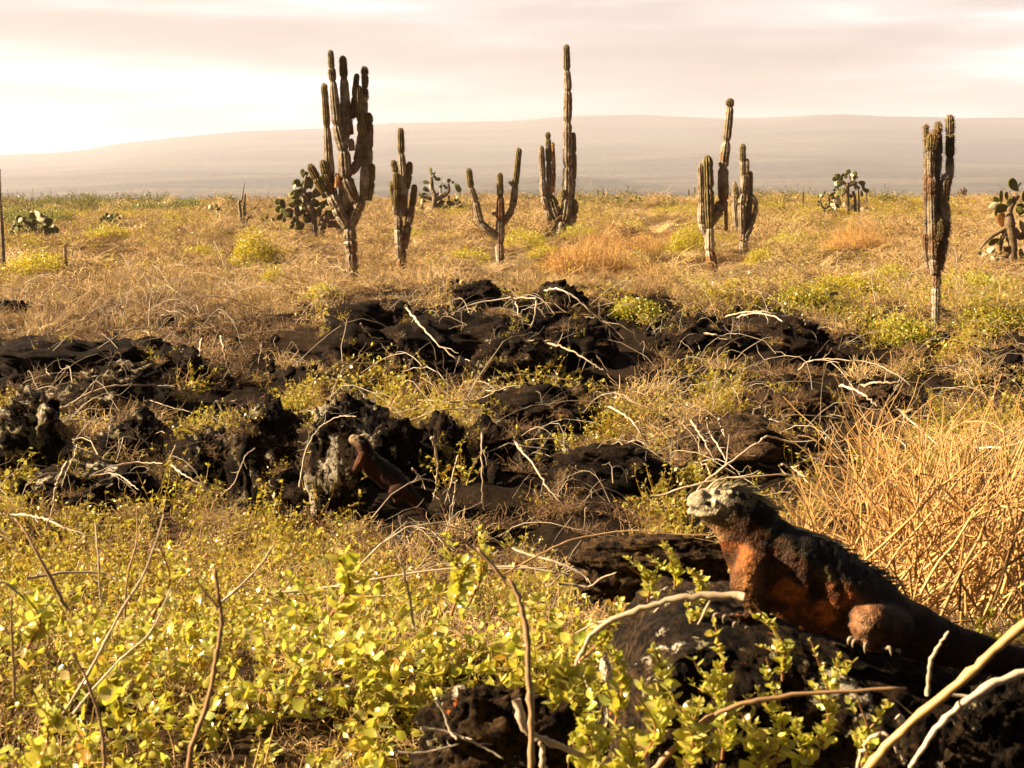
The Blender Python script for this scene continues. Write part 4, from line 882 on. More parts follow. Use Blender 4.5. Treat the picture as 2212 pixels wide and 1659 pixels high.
pear(O3, D_O3*1.05, (1560,1330), [[(1560,1360,25),(1500,1260,20)], [(1560,1360,25),(1660,1240,20)]],
 [(1420,1240,1360,1140,35,'l'),(1450,1200,1480,1150,30),(1500,1270,1480,1200,25,'l'),(1620,1190,1670,1150,35,'l'),(1720,1260,1780,1200,45,'l'),(1450,1330,1420,1260,30),(1720,1290,1740,1330,30),(1600,1250,1580,1150,35)],
 'low sprawling prickly pear at the right foot of the tree like one')
O4 = (2084.7, 373.0, .13895)
pear(O4, dep(O4, 740, 1400), (740,1400), [[(740,1440,60),(740,1100,80),(700,830,90),(690,600,50),(740,480,45),(810,350,50)], [(700,800,60),(640,900,45),(570,1050,30),(550,1260,20)], [(640,860,45),(480,950,34),(350,1050,26),(230,1190,14)], [(560,1560,35),(570,1440,45),(560,1300,32)], [(760,900,60),(880,1000,50),(940,850,40)]],
 [(830,290,700,120,85),(820,230,865,160,22),(560,490,560,290,40),(650,430,640,310,45),(700,560,480,550,70),(470,560,420,490,50,'l'),(480,690,480,600,25),(575,850,560,640,70,'o'),(540,1030,380,1100,55),(460,1150,370,1240,50,'l'),(350,1260,220,1300,45,'l'),(420,1420,420,1310,30,'l'),
  (530,1300,470,1380,50),(850,680,910,590,60),(850,740,930,900,35,'l'),(760,860,700,1080,70,'o'),(590,1150,690,1210,60,'w'),(860,1170,880,1290,45),(600,1330,690,1290,35),(900,440,960,290,60),(820,480,860,620,50),(940,620,1010,520,60),(930,1080,1000,1000,50)],
 'big shaggy prickly pear cut off by the right edge')
def bushpear(T, D, cx, cy, w, h, n, label, lit=.25):
    pads = []; D = dep(T, cx, cy)*.98
    for i in range(n):
        a = RNG.uniform(0, math.pi); rr = math.sqrt(RNG.uniform(.08, 1)); x = cx + math.cos(a)*rr*w; y = cy - math.sin(a)*rr*h
        l = h*RNG.uniform(.22, .38); an = RNG.normal(0, .6) + (x-cx)/w*.6
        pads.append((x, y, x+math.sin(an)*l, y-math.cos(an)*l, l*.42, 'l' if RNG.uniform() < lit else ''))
    pear(T, D, (cx, cy), [[(cx-w*.1, cy+h*.15, h*.10), (cx-w*.2, cy-h*.4, h*.08)], [(cx, cy+h*.15, h*.10), (cx+w*.3, cy-h*.4, h*.07)]], pads, label)
bushpear(TD, hit(60, 520), 240, 630, 140, 170, 42, 'broad low prickly pear in front of green scrub at the left')
bushpear(TD, hit(240, 505), 820, 560, 100, 100, 30, 'prickly pear mound above a yellow shrub on the left')
bushpear(TD, 95, 1535, 480, 55, 85, 20, 'small prickly pear on the skyline left of the dead snag')
bushpear(TD, 100, 1220, 470, 40, 50, 12, 'tiny prickly pear in the green belt on the left', .1)
bushpear(TD, 90, 1850, 450, 50, 40, 12, 'tiny prickly pear just right of the dead snag')
bushpear(TD, hit(577, 500), 1940, 570, 45, 100, 13, 'slender prickly pear between snag and dark prickly pear')
bushpear(TC_, 80, 640, 820, 50, 45, 14, 'pale low prickly pear left of the lone distant spike', .5)
bushpear(TC_, 80, 500, 830, 35, 40, 10, 'tiny pale prickly pear behind the smaller clustered cactus', .5)
bushpear(TB, 90, 1190, 1050, 50, 50, 16, 'low prickly pear among dead twigs in the centre distance', .3)
bushpear(TB, 110, 855, 1005, 30, 28, 9, 'tiny prickly pear right behind the tallest spear', .3)
# dead snag
DS = dep(TD, 1755, 548)
r_ = root('dead_snag', P(TD[0]+1755*TD[2], TD[1]+545*TD[2], DS), 'forked dead trunk with a pointed broken tip on the left skyline', 'dead tree')
for pts, nm in (([(1750,560,14),(1745,450,13),(1735,360,12),(1752,350,8),(1765,280,5),(1776,215,2)], 'trunk'), ([(1772,560,10),(1775,420,9),(1777,300,8)], 'limb'), ([(1790,540,8),(1800,480,6),(1825,470,3)], 'limb'), ([(1775,480,6),(1790,430,3)], 'limb')):
    mb = MB(); w = catmull(np.array([P(TD[0]+x*TD[2], TD[1]+y*TD[2], DS) for x, y, r in pts]), 24); R = np.interp(np.linspace(0, 1, 24), np.linspace(0, 1, len(pts)), [r*TD[2]*SC(DS) for _, _, r in pts]); tubes(mb, w, R, 8, GREY*.9, True); build(mb, nm, M_CACT, r_)
# ------------------------------------------------------------------ shrubs that stand out
def shrub(px, py, w, h, n, ll, label, m=M_YELLOW, D=None, name='leafy_shrub', cat='shrub', grp='leafy shrubs', stems=18):
    D = D or hit(px, py); s = SC(D); b = P(px, py, D); w *= s/2; h *= s
    r_ = root(name, b, label, cat, grp)
    if m is M_ORANGE:
        mb = MB(); Pn, R = curls(stems, 1.0, h*1.5, .0045, 8, .62, 0, base=1.0); Pn[:, :, 0] = Pn[:, :, 0]*w*.45; Pn[:, :, 1] = Pn[:, :, 1]*w*.4
        ed = np.exp(-(Pn[:, :1, 0]/w)**2*1.2); Pn[:, :, 2] *= ed*RNG.uniform(.5, 1.2, (stems, 1)); tubes(mb, Pn+b, R, 3, RNG.uniform(.55, 1.25, stems)[:, None]*np.ones((1, 3))); build(mb, 'stem', m, r_); return
    d = unit(rv(n)*np.array([1, 1, .8])); d[:, 2] = np.abs(d[:, 2])
    rr = RNG.uniform(.35, 1, n)**.5*(1+.30*fbm(d*2.2+px*.01, 3, 8)); pos = b + d*rr[:, None]*np.array([w, w*.8, h])
    ll *= 1.55; k = 7; pos = np.repeat(pos, k, 0) + rv(n*k)*ll*.9; nn = len(pos)
    cv = np.stack([RNG.uniform(.7, 1.2, nn), RNG.uniform(.75, 1.15, nn), RNG.uniform(.5, 1.4, nn)], 1)
    mb = MB(); leaves(mb, pos, rv(nn)+np.array([0, 0, .5]), rv(nn)+np.array([-.2, 0, .6]), ll*RNG.uniform(.6, 1.2, nn), ll*RNG.uniform(.4, .7, nn), False, cv); build(mb, 'foliage', m, r_)
    mb = MB(); d = unit(rv(stems)*np.array([1, 1, .6])+np.array([0, 0, .6])); d[:, 2] = np.abs(d[:, 2]); u = np.linspace(0, 1, 5)[None, :, None]
    Pn = b + d[:, None, :]*u*np.array([w, w*.8, h])*.75; Pn = Pn + RNG.normal(0, .03*w, Pn.shape)*u; tubes(mb, Pn, (.006*RNG.uniform(.6, 1.5, stems)*D/15)[:, None]*np.linspace(1, .4, 5)[None], 3); build(mb, 'stem', M_TWIGD, r_)
for a in [(550,575,115,78,900,.03,'rounded yellow green shrub left of the dark prickly pear'),
          (1492,552,110,76,900,.03,'bright rounded yellow green shrub left of the two pronged cactus'),
          (1455,470,150,32,700,.04,'low golden shrub on the skyline behind the bright rounded one'),
          (1815,640,160,48,900,.026,'wide low yellow green shrub left of the slim pale trunk'),
          (235,525,110,42,600,.035,'yellow shrub under the prickly pear mound on the left'),
          (80,592,160,42,700,.03,'flat yellow shrub beside the rusty post like cactus'),
          (1640,580,70,45,400,.026,'small green shrub by the foot of the smaller clustered cactus'),
          (1130,535,110,36,500,.03,'low yellow shrub right of the trident cactus'),
          (1010,560,110,22,400,.026,'thin yellow patch of shrub left of the trident cactus foot'),
          (590,615,60,36,250,.026,'little yellow shrub below the rounded one on the left')]:
    shrub(*a)
for a in [(700,650,70,26,300,.024,'small yellow green shrub left of the largest trunk base'),(1250,520,90,34,500,.03,'low yellow green shrub just right of the tallest spear'),
          (1360,505,80,30,400,.03,'yellow green shrub between the tallest spear and the bright rounded shrub'),(1700,540,110,40,500,.03,'low green gold shrub left of the tree like prickly pear foot'),
          (1930,620,120,44,600,.026,'yellow green shrub just left of the clustered cactus trunk'),(2100,640,150,54,700,.026,'broad yellow green shrub right of the clustered cactus trunk'),
          (2140,720,140,60,600,.024,'broad leafy mound near the right edge below the shaggy prickly pear'),(1720,680,150,50,600,.024,'leafy mound behind the arching dead stems on the right'),
          (1480,640,120,44,500,.024,'leafy mound in front of the two pronged cactus'),(1370,690,110,42,420,.022,'leafy mound right of the rounded boulder'),
          (1940,740,150,54,600,.022,'leafy mound left of the slim trunk base'),(1600,640,90,36,400,.024,'little leafy mound below the smaller clustered cactus'),
          (430,560,80,30,350,.028,'small yellow shrub between the rusty post and the rounded shrub'),(340,640,70,24,240,.024,'tiny yellow patch of shrub on the left plain'),
          (1780,470,130,26,500,.045,'golden shrub on the right skyline in front of the small scrubby pear'),(2010,455,150,24,500,.05,'golden shrub on the skyline behind the clustered cactus'),
          (1180,560,80,30,350,.028,'yellow shrub at the foot of the tallest spear clump'),(880,520,90,26,350,.034,'faint green shrub behind the compact cactus')]:
    shrub(*a, m=M_LEAF if 'leafy' in a[6] or 'green' in a[6] else M_YELLOW)
shrub(30,500,150,56,900,.05,'green bush at the left edge behind the broad prickly pear', M_GREEN)
shrub(120,490,110,38,700,.05,'green bush beside the left edge one', M_GREEN)
for x, y, w, h, lab in [(195,450,45,18,'small green tuft on the skyline left'),(320,455,80,18,'green tuft at the middle of the left skyline belt'),(400,452,90,22,'wider green tuft in the left skyline belt'),(497,450,50,26,'spiky pale green tuft left of the dead snag'),(1665,440,90,14,'flat green tuft right of the smaller clustered cactus')]:
    shrub(x, y+6, w, h+8, 700, .06, lab, M_GREEN, stems=12)
shrub(1270,600,260,78,1,.01,'burnt orange twiggy shrub in the centre behind the mound', M_ORANGE, grp='orange twiggy shrubs', stems=2600, cat='shrub', name='orange_shrub')
shrub(1850,545,190,60,1,.01,'burnt orange twiggy shrub below the tree like prickly pear', M_ORANGE, grp='orange twiggy shrubs', stems=2000, cat='shrub', name='orange_shrub')
for o in bpy.data.objects:
    if o.name.startswith('stem') and o.parent and o.parent.name.startswith('orange_shrub'): o.data.materials[0] = M_ORANGE
# golden bush at the right, straight jointed stems
def gold_bush(bx, by, D, tips, label):
    b = P(bx, by, D); r_ = root('golden_bush', b, label, 'bush'); mb = MB()
    n = tips; D2_ = RNG.uniform(D-.15, D+.9, n); px = RNG.uniform(1640, 2560, n); top = np.interp(px, [1640, 1740, 1800, 1900, 2050, 2212, 2560], [1150, 1010, 900, 900, 905, 880, 930])
    py = top + np.abs(RNG.normal(0, 150, n))+20; bxs = RNG.normal(2060, 150, n)+ (px-2000)*.25; bys = RNG.uniform(1270, 1350, n)
    tip = np.array([P(a, c_, d) for a, c_, d in zip(px, py, D2_)]); bb = np.array([P(a, c_, d) for a, c_, d in zip(bxs, bys, D2_)]); u = np.linspace(0, 1, 8)[None, :, None]
    Pn = bb[:, None]*(1-u) + tip[:, None]*u; Pn[:, :, 2] += (np.sin(u[0, :, 0]*math.pi)*RNG.uniform(0, .03, (n, 1))); Pn[:, 1:-1] += RNG.normal(0, .0028, (n, 6, 3))
    R = RNG.uniform(.0012, .0029, n)[:, None]*np.linspace(1.2, .65, 8)[None]; sh = RNG.uniform(.65, 1.25, n)[:, None]*np.array([[1, .95, .85]]); tubes(mb, Pn, R, 5, sh)
    build(mb, 'stem', M_BUSH, r_)
    mb = MB(); k = n*6; i = RNG.integers(0, n, k); j = RNG.integers(2, 8, k); st = Pn[i, j]; d = unit(unit(Pn[i, 7]-Pn[i, 0])+rv(k)*.55); ln = RNG.uniform(.04, .16, k)
    q = [st]
    for kk in range(3): d = unit(d+rv(k)*.15); q.append(q[-1]+d*(ln/3)[:, None])
    tubes(mb, np.stack(q, 1), (R[i, j]*.7)[:, None]*np.linspace(1, .6, 4)[None], 4, RNG.uniform(.65, 1.25, k)[:, None]*np.array([[1, .95, .85]])); build(mb, 'side_twig', M_BUSH, r_)
gold_bush(2060, 1330, 2.75, 300, 'large golden bush of stiff bare stems behind the foreground iguana')
# leafy shoots that stand out in front
def sprig(px, py, tx, ty, D, ll, label, n=34, lean=.02, w=.5, fat=1.0):
    a = P(px, py, D); b = P(tx, ty, D-.03); pth = catmull(np.array([a, (a+b)/2+np.array([lean, 0, 0]), b]), 14); r_ = root('leafy_shoot', a, label, 'plant', 'leafy shoots')
    mb = MB(); tubes(mb, pth, np.linspace(.0022, .001, 14), 6, np.array([.8, .6, .4])); build(mb, 'stem', M_BROWNB, r_)
    mb = MB(); tot = np.linalg.norm(b-a); paths = [pth+np.cumsum(RNG.normal(0, .0016, pth.shape), 0)]
    for q_ in range(4):
        i0 = int(RNG.integers(1, 9)); d = unit(unit(b-a)+rv(1)[0]*.75); w_ = [pth[i0]]
        for kk in range(13): d = unit(d+rv(1)[0]*.12+np.array([0, 0, .06])); w_.append(w_[-1]+d*tot*RNG.uniform(.018, .034))
        paths.append(np.array(w_)); ms = MB(); tubes(ms, paths[-1], np.linspace(.0013, .0006, 14), 4, np.array([.9, .8, .4])); build(ms, 'side_stem', M_BROWNB, r_)
    for pi, pq in enumerate(paths):
        m_ = n if pi == 0 else max(6, n//3); f = np.sort(RNG.uniform(.08, 1, m_))*13; i = np.minimum(f.astype(int), 12); pos = pq[i]*(1-(f-i))[:, None]+pq[i+1]*(f-i)[:, None]
        ph = np.arange(m_)*2.4+RNG.normal(0, .5, m_); d = np.stack([np.cos(ph), np.sin(ph), RNG.normal(.35, .35, m_)], 1) + unit(b-a)*.3
        ln = ll*(1.2-.65*f/13)*RNG.uniform(.5, 1.35, m_)*(1 if pi == 0 else .85); bv = RNG.uniform(.65, 1.2, m_); cv = np.stack([bv*RNG.uniform(.9, 1.15, m_), bv*RNG.uniform(.9, 1.1, m_), bv*RNG.uniform(.5, 1.7, m_)], 1)
        leaves(mb, pos, d, np.tile([0, 0, 1.], (m_, 1))+rv(m_)*.7, ln, ln*RNG.uniform(.5, .9, m_)*fat, True, cv)
    build(mb, 'foliage', M_LEAFN, r_)
for a in [(975,1330,952,1160,1.85,.020,'leafy shoot standing highest in the centre foreground'),(1010,1310,1018,1150,2.0,.014,'dense yellow spike right of the highest centre shoot', 60),
          (1440,1330,1425,1160,2.3,.016,'yellow budded shoot in front of the square edged slab',70),(1400,1300,1345,1215,2.25,.014,'short yellow spike leaning left by the grey stick',50),
          (1500,1320,1490,1225,2.2,.015,'short budded shoot close to the iguana chest',44),(715,1330,728,1195,1.75,.034,'large leaved shoot with bright pale leaves in the left centre',12),
          (1765,1640,1752,1385,1.8,.017,'tall shoot climbing the boulder face',50),(1690,1470,1625,1300,1.85,.017,'shoot crossing under the iguana front foot',30),
          (1840,1700,1850,1500,1.78,.019,'shoot below the iguana hind foot',40),(1560,1640,1500,1430,1.8,.021,'shoot at the left side of the boulder face',40),
          (1480,1700,1440,1480,1.7,.024,'large leafy shoot at the bottom left of the boulder',40),(1620,1700,1600,1540,1.7,.022,'bushy shoot at the bottom of the boulder',44),
          (1330,1560,1290,1370,1.85,.022,'leafy shoot left of the boulder',36),(1240,1440,1330,1290,2.0,.018,'leafy shoot leaning right towards the grey stick',34),
          (640,1380,625,1230,1.9,.022,'leafy shoot in the left foreground beside the blurred stem',24),(330,1330,345,1180,2.0,.022,'leafy shoot left of the slanting twigs',26),
          (60,1400,50,1280,1.8,.024,'leafy shoot at the far left edge',26),(60,1690,75,1500,1.6,.022,'leafy shoot in the bottom left corner',30),
          (1700,1690,1720,1560,1.7,.02,'short leafy shoot at the bottom right of centre',34),(2110,1360,2120,1300,2.9,.014,'tiny leafy shoot at the foot of the golden bush',30),
          (1660,1700,1655,1420,1.8,.02,'tallest shoot before the middle of the boulder face',50),(1540,1700,1545,1350,1.86,.02,'long shoot reaching the top left of the boulder',54),(1400,1560,1415,1400,1.85,.022,'shoot beside the thick grey stick end',40),(1450,1420,1480,1290,2.15,.015,'budded shoot behind the grey stick near the iguana arm',50),(1250,1700,1240,1540,1.65,.024,'leafy shoot beside the white forked stick',36),(1340,1700,1330,1560,1.66,.022,'leafy shoot right of the white forked stick',36),(1190,1540,1180,1400,1.75,.024,'broad leaved shoot right of the hooked stem',30),(1390,1640,1375,1500,1.72,.024,'broad leaved shoot under the grey stick',36)]:
    sprig(*a)
# pale round seed heads in the straw
for (T, x, y, lab) in [(TB,1255,1440,'pale round seed head right of the orange shrub'),(TB,1400,1430,'pale round seed head left of the two pronged cactus foot'),(TB,1145,1500,'pale round seed head above the rounded boulder'),(TB,110,1520,'pale round seed head left of the trident cactus foot'),(TA,725,1475,'pale round seed head beside the largest trunk')]:
    D = dep(T, x, y+40)-.6; v, f = ICO[3]; c0 = P(T[0]+x*T[2], T[1]+y*T[2], D); rr = 17*T[2]*SC(D); q = v*(1+.16*np.sin(v[:, :1]*25)*np.sin(v[:, 2:]*25)); mb = MB(); mb.add(q*rr+c0, None, f, np.array([.95, .85, .5]))
    mb2 = MB(); z0 = hgt(c0[0], c0[1]); tubes(mb2, np.array([[c0[0]+.02, c0[1], z0-.03], [c0[0]-.01, c0[1], (z0+c0[2])/2], c0]), np.array([.006, .005, .004]), 5)
    r_ = root('seed_head', (c0[0], c0[1], z0), lab, 'seed head', 'pale seed heads'); build(mb, 'globe', M_STRAW, r_); build(mb2, 'stalk', M_STRAW, r_)
# ------------------------------------------------------------------ iguanas
m, t, b, o = mat('iguana_skin'); at = N(t, 'ShaderNodeAttribute', attribute_name='col'); co = objco(t)
c = mixc(t, at.outputs['Color'], ramp(t, [(0.34, 0.22), (0.50, 0.95), (0.68, 1.7)], noise(t, 26, 8, 0.72, co)).outputs[0], 1.0, 'MULTIPLY')
vo = N(t, 'ShaderNodeTexVoronoi'); vo.inputs['Scale'].default_value = 260; L(t, co, vo.inputs[0])
c = mixc(t, c, ramp(t, [(0.2, 1.15), (0.6, 0.55)], vo.outputs[0]).outputs[0], 1.0, 'MULTIPLY')
L(t, c, b.inputs['Base Color']); b.inputs['Roughness'].default_value = 0.7; b.inputs['Specular IOR Level'].default_value = 0.2
h = mixc(t, ramp(t, [(0.0, 1.0), (0.6, 0.0)], vo.outputs[0]).outputs[0], noise(t, 40, 5, .7, co), 0.45); bump(t, b, h, .8, .0028); M_IG = m
def loft(mb, Pn, rh, rw, upv, sides=20, cap=True):
    """elliptic tube; rh along the in-profile normal, rw across"""
    Pn = np.asarray(Pn, float); n = len(Pn); tan = unit(np.gradient(Pn, axis=0)); side = unit(np.cross(tan, np.tile(upv, (n, 1)))); up_ = np.cross(side, tan)
    a = np.arange(sides)*2*math.pi/sides; V = Pn[:, None]+rh[:, None, None]*up_[:, None]*np.sin(a)[None, :, None]+rw[:, None, None]*side[:, None]*np.cos(a)[None, :, None]
    idx = np.arange(n*sides).reshape(n, sides); q = np.stack([idx[:-1], np.roll(idx, -1, 1)[:-1], np.roll(idx, -1, 1)[1:], idx[1:]], -1).reshape(-1, 4)
    V = V.reshape(-1, 3); t = []
    if cap:
        V = np.vstack([V, Pn[0]-tan[0]*min(rh[0], rw[0])*.6, Pn[-1]+tan[-1]*rh[-1]*.6]); m0 = n*sides
        for i in range(sides): j = (i+1) % sides; t += [(m0, idx[0, j], idx[0, i]), (m0+1, idx[-1, i], idx[-1, j])]
    mb.add(V, q, t)
def iguana(D, body, limbs, bumps, spikes, claws, eye, label, voxel, colf, base, k=1.0, px_scale=1.0, mouth=None, ybend=0.0):
    """body: (px, py, rh, rw) along the axis from snout to tail; all in photo pixels at depth D"""
    s = SC(D)
    def W(x, y, yo=0): return P(x, y, D + yo*s)
    mb = MB(); B = catmull(np.array(body, float), 90)
    yo = ybend*np.linspace(0, 1, 90)**2
    Pn = np.array([W(p[0], p[1], y_) for p, y_ in zip(B, yo)]); rh = np.maximum(B[:, 2], 2)*s; rw = np.maximum(B[:, 3], 2)*s
    loft(mb, Pn, rh, rw, np.array([0, -1.0, 0.0001]) if False else np.array([0, 0, 1.0]), 28)
    for lm in limbs:
        A = catmull(np.array(lm, float), 8*len(lm)); Q = np.array([W(a[0], a[1], a[2]) for a in A]); loft(mb, Q, A[:, 3]*s, A[:, 3]*s*.95, np.array([.1, .3, 1.0]), 14)
    v, f = ICO[3]
    for (x, y, z_, rx, rz, ry) in bumps:
        mb.add(W(x, y, z_)+v*np.array([rx, ry, rz])*s, None, f)
    me = mb.mesh('raw', base, True, False); ob = bpy.data.objects.new('raw', me); COL.objects.link(ob)
    md = ob.modifiers.new('r', 'REMESH'); md.mode = 'VOXEL'; md.voxel_size = voxel; md.use_smooth_shade = True
    sm = ob.modifiers.new('s', 'SMOOTH'); sm.iterations = 3; sm.factor = .5
    dg = bpy.context.evaluated_depsgraph_get(); dg.update(); me2 = bpy.data.meshes.new_from_object(ob.evaluated_get(dg)); bpy.data.objects.remove(ob)
    n = len(me2.vertices); co_ = np.zeros(n*3); me2.vertices.foreach_get('co', co_); co_ = co_.reshape(-1, 3); nr_ = np.zeros(n*3); me2.vertices.foreach_get('normal', nr_); nr_ = nr_.reshape(-1, 3)
    wpos = co_ + np.array(base)
    # body coordinates: nearest axis sample, signed height above the axis
    d2 = ((wpos[:, None, [0, 2]]-Pn[None, :, [0, 2]])**2).sum(2); ix = d2.argmin(1); ax = unit(np.gradient(Pn, axis=0))[ix]; upn = unit(np.cross(np.cross(ax, [0, 0, 1.0]), ax))
    hgt_ = ((wpos-Pn[ix])*upn).sum(1)/rh[ix]; sv = ix/89.0
    px, py = project(wpos[:, 0], wpos[:, 1], wpos[:, 2])
    disp = .0009*fbm(wpos*70/k, 3, 3) + .004*fbm(wpos*18/k, 2, 9)*np.clip(sv*4, .25, 1)
    fold = np.clip((sv-.2)*8, 0, 1)*np.clip((.62-sv)*8, 0, 1); disp += -.004*fold*ridged(np.stack([sv*30+hgt_*2, hgt_*1.3, wpos[:, 1]*3], -1), 2, 4)
    hb = np.clip((.13-sv)/.04, 0, 1); disp += hb*.002*np.maximum(0, fbm(wpos*110/k, 2, 6))
    if mouth is not None:
        my = np.interp(px, [p_[0] for p_ in mouth], [p_[1] for p_ in mouth]); disp += -.0045*np.exp(-((py-my)/2.6)**2)*(px < mouth[-1][0])*(px > 1480)
        disp += .0035*np.exp(-((py-my-7)/4)**2)*(px < mouth[-1][0])
    disp += -.0035*np.clip(ridged(np.stack([wpos[:, 0]*14+wpos[:, 2]*10, wpos[:, 1]*4, (wpos[:, 2]-wpos[:, 0])*3], -1), 2, 14)-.5, 0, 1)*np.clip((sv-.16)*10, 0, 1)*np.clip((.6-sv)*8, 0, 1)*2
    co_ = co_ + nr_*(disp*k)[:, None]; me2.vertices.foreach_set('co', co_.ravel())
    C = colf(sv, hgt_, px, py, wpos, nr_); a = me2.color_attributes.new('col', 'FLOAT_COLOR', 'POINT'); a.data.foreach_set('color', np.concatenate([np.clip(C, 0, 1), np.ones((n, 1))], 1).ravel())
    me2.name = 'body'; me2.materials.clear(); me2.materials.append(M_IG); me2.polygons.foreach_set('use_smooth', np.ones(len(me2.polygons), bool)); me2.update()
    r_ = root('iguana', base, label, 'iguana', 'marine iguanas'); bo = bpy.data.objects.new('body', me2); COL.objects.link(bo); bo.parent = r_
    mb = MB()
    for (i0, i1, nn, hl, lean) in spikes:
        for f_ in np.linspace(i0, i1, nn):
            i = int(f_*89); up_ = np.cross(np.cross(unit(np.gradient(Pn, axis=0))[i], [0, 0, 1.0]), unit(np.gradient(Pn, axis=0))[i]); up_ = unit(up_); tn = unit(np.gradient(Pn, axis=0))[i]
            b0 = Pn[i]+up_*rh[i]*.90 + np.array([0, RNG.normal(0, 3)*s, 0]); l_ = hl*s*RNG.uniform(.6, 1.25); dd = unit(up_+tn*lean+rv(1)[0]*.15)
            tubes(mb, np.array([b0, b0+dd*l_*.55+tn*l_*.06, b0+dd*l_+tn*l_*.25]), np.array([.15, .10, .02])*l_*.8, 5, np.array([.24, .20, .12])*RNG.uniform(.3, 2.6))
    build(mb, 'crest_spines', M_BONE, r_)
    for cl_ in claws:
        mb = MB(); A = catmull(np.array(cl_, float), 10); Q = np.array([W(a_[0], a_[1], a_[2]) for a_ in A]); tubes(mb, Q, A[:, 3]*s*.82, 8, np.array([.27, .21, .15]), True); build(mb, 'claw', M_BONE, r_)
    mb = MB(); mb.add(W(*eye[:3])+v*np.array([eye[3]*1.3, eye[3]*.7, eye[3]*.75])*s, None, f, np.array([.012, .008, .005])); build(mb, 'eye', M_BONE, r_)
    return r_
def col_big(sv, h, px, py, w, n):
    N3 = lambda sc, sd: fbm(w*sc, 4, sd)[:, None]
    rust = np.array([.37, .105, .020]); dark = np.array([.013, .009, .005]); olive = np.array([.11, .085, .028]); cream = np.array([1.0, .83, .54]); tan_ = np.array([.42, .21, .09])
    a = np.clip((h[:, None]-.30+N3(9, 2)*.30)/.25, 0, 1); C = rust*(1-a)+dark*a
    ol = np.clip(1-np.abs(h[:, None]-.42)/.22, 0, 1)*np.clip((N3(30, 5)+.35)*1.2, 0, 1)*np.clip((sv[:, None]-.26)*12, 0, 1)*np.clip((.58-sv[:, None])*8, 0, 1); C = C*(1-ol)+olive*ol
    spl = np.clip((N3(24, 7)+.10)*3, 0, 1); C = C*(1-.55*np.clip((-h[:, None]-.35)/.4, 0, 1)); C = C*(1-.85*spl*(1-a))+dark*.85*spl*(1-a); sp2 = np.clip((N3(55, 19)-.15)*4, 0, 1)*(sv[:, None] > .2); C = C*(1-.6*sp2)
    tl = np.clip((sv[:, None]-.52)/.12, 0, 1); C = C*(1-tl)+np.array([.045, .022, .010])*tl
    thr = np.clip((.24-sv[:, None])/.05, 0, 1)*np.clip((.25-h[:, None])/.35, 0, 1); C = C*(1-thr)+tan_*thr
    nk = np.clip((.23-sv[:, None])/.04, 0, 1)*np.clip((h[:, None]-.05)/.3, 0, 1); C = C*(1-nk*.85)+dark*1.6*nk*.85
    hd = np.clip((1600-px[:, None])/40, 0, 1)*np.clip((1140-py[:, None])/35, 0, 1)*np.clip((.2-sv[:, None])/.05, 0, 1); spots = np.clip((N3(60, 3)+.1)*4, 0, 1)
    C = C*(1-hd)+(cream*(1-.45*(1-spots))+0)*hd
    mo = np.exp(-((py[:, None]-np.interp(px, [1484, 1500, 1520, 1540], [1096, 1101, 1106, 1104])[:, None])/2.6)**2)*np.clip((1537-px[:, None])/8, 0, 1)*hd; C = C*(1-.8*mo); C = C*(1-.6*np.exp(-((px-1527)/13)**2-((py-1086)/5)**2)[:, None])
    gp_ = np.exp(-((px-1560)/22)**2-((py-1120)/22)**2)[:, None]; C = C*(1-.7*gp_)+np.array([.17, .15, .09])*.7*gp_
    arm = np.exp(-((px-1612)/45)**2-((py-1262)/55)**2)[:, None]*np.clip((h[:, None]<.3), 0, 1); C = C*(1-.75*arm)+np.array([.30, .13, .04])*.75*arm
    kn = np.exp(-((px-1868)/34)**2-((py-1345)/40)**2)[:, None]; C = C*(1-kn)+np.array([.27, .15, .075])*kn
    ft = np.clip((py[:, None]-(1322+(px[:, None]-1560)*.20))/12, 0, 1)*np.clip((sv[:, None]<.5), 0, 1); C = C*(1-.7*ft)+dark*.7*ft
    return C
body = [(1496,1100,21,22),(1508,1092,31,31),(1530,1093,40,38),(1560,1103,51,44),(1590,1120,64,46),(1612,1145,73,50),(1634,1175,81,60),(1666,1206,97,76),(1708,1237,105,88),(1760,1264,104,92),(1818,1290,92,88),(1872,1315,82,76),(1925,1342,69,60),(1975,1365,58,48),(2035,1388,50,40),(2110,1409,44,34),(2212,1434,36,28),(2340,1462,27,20),(2480,1492,18,13),(2620,1530,9,6)]
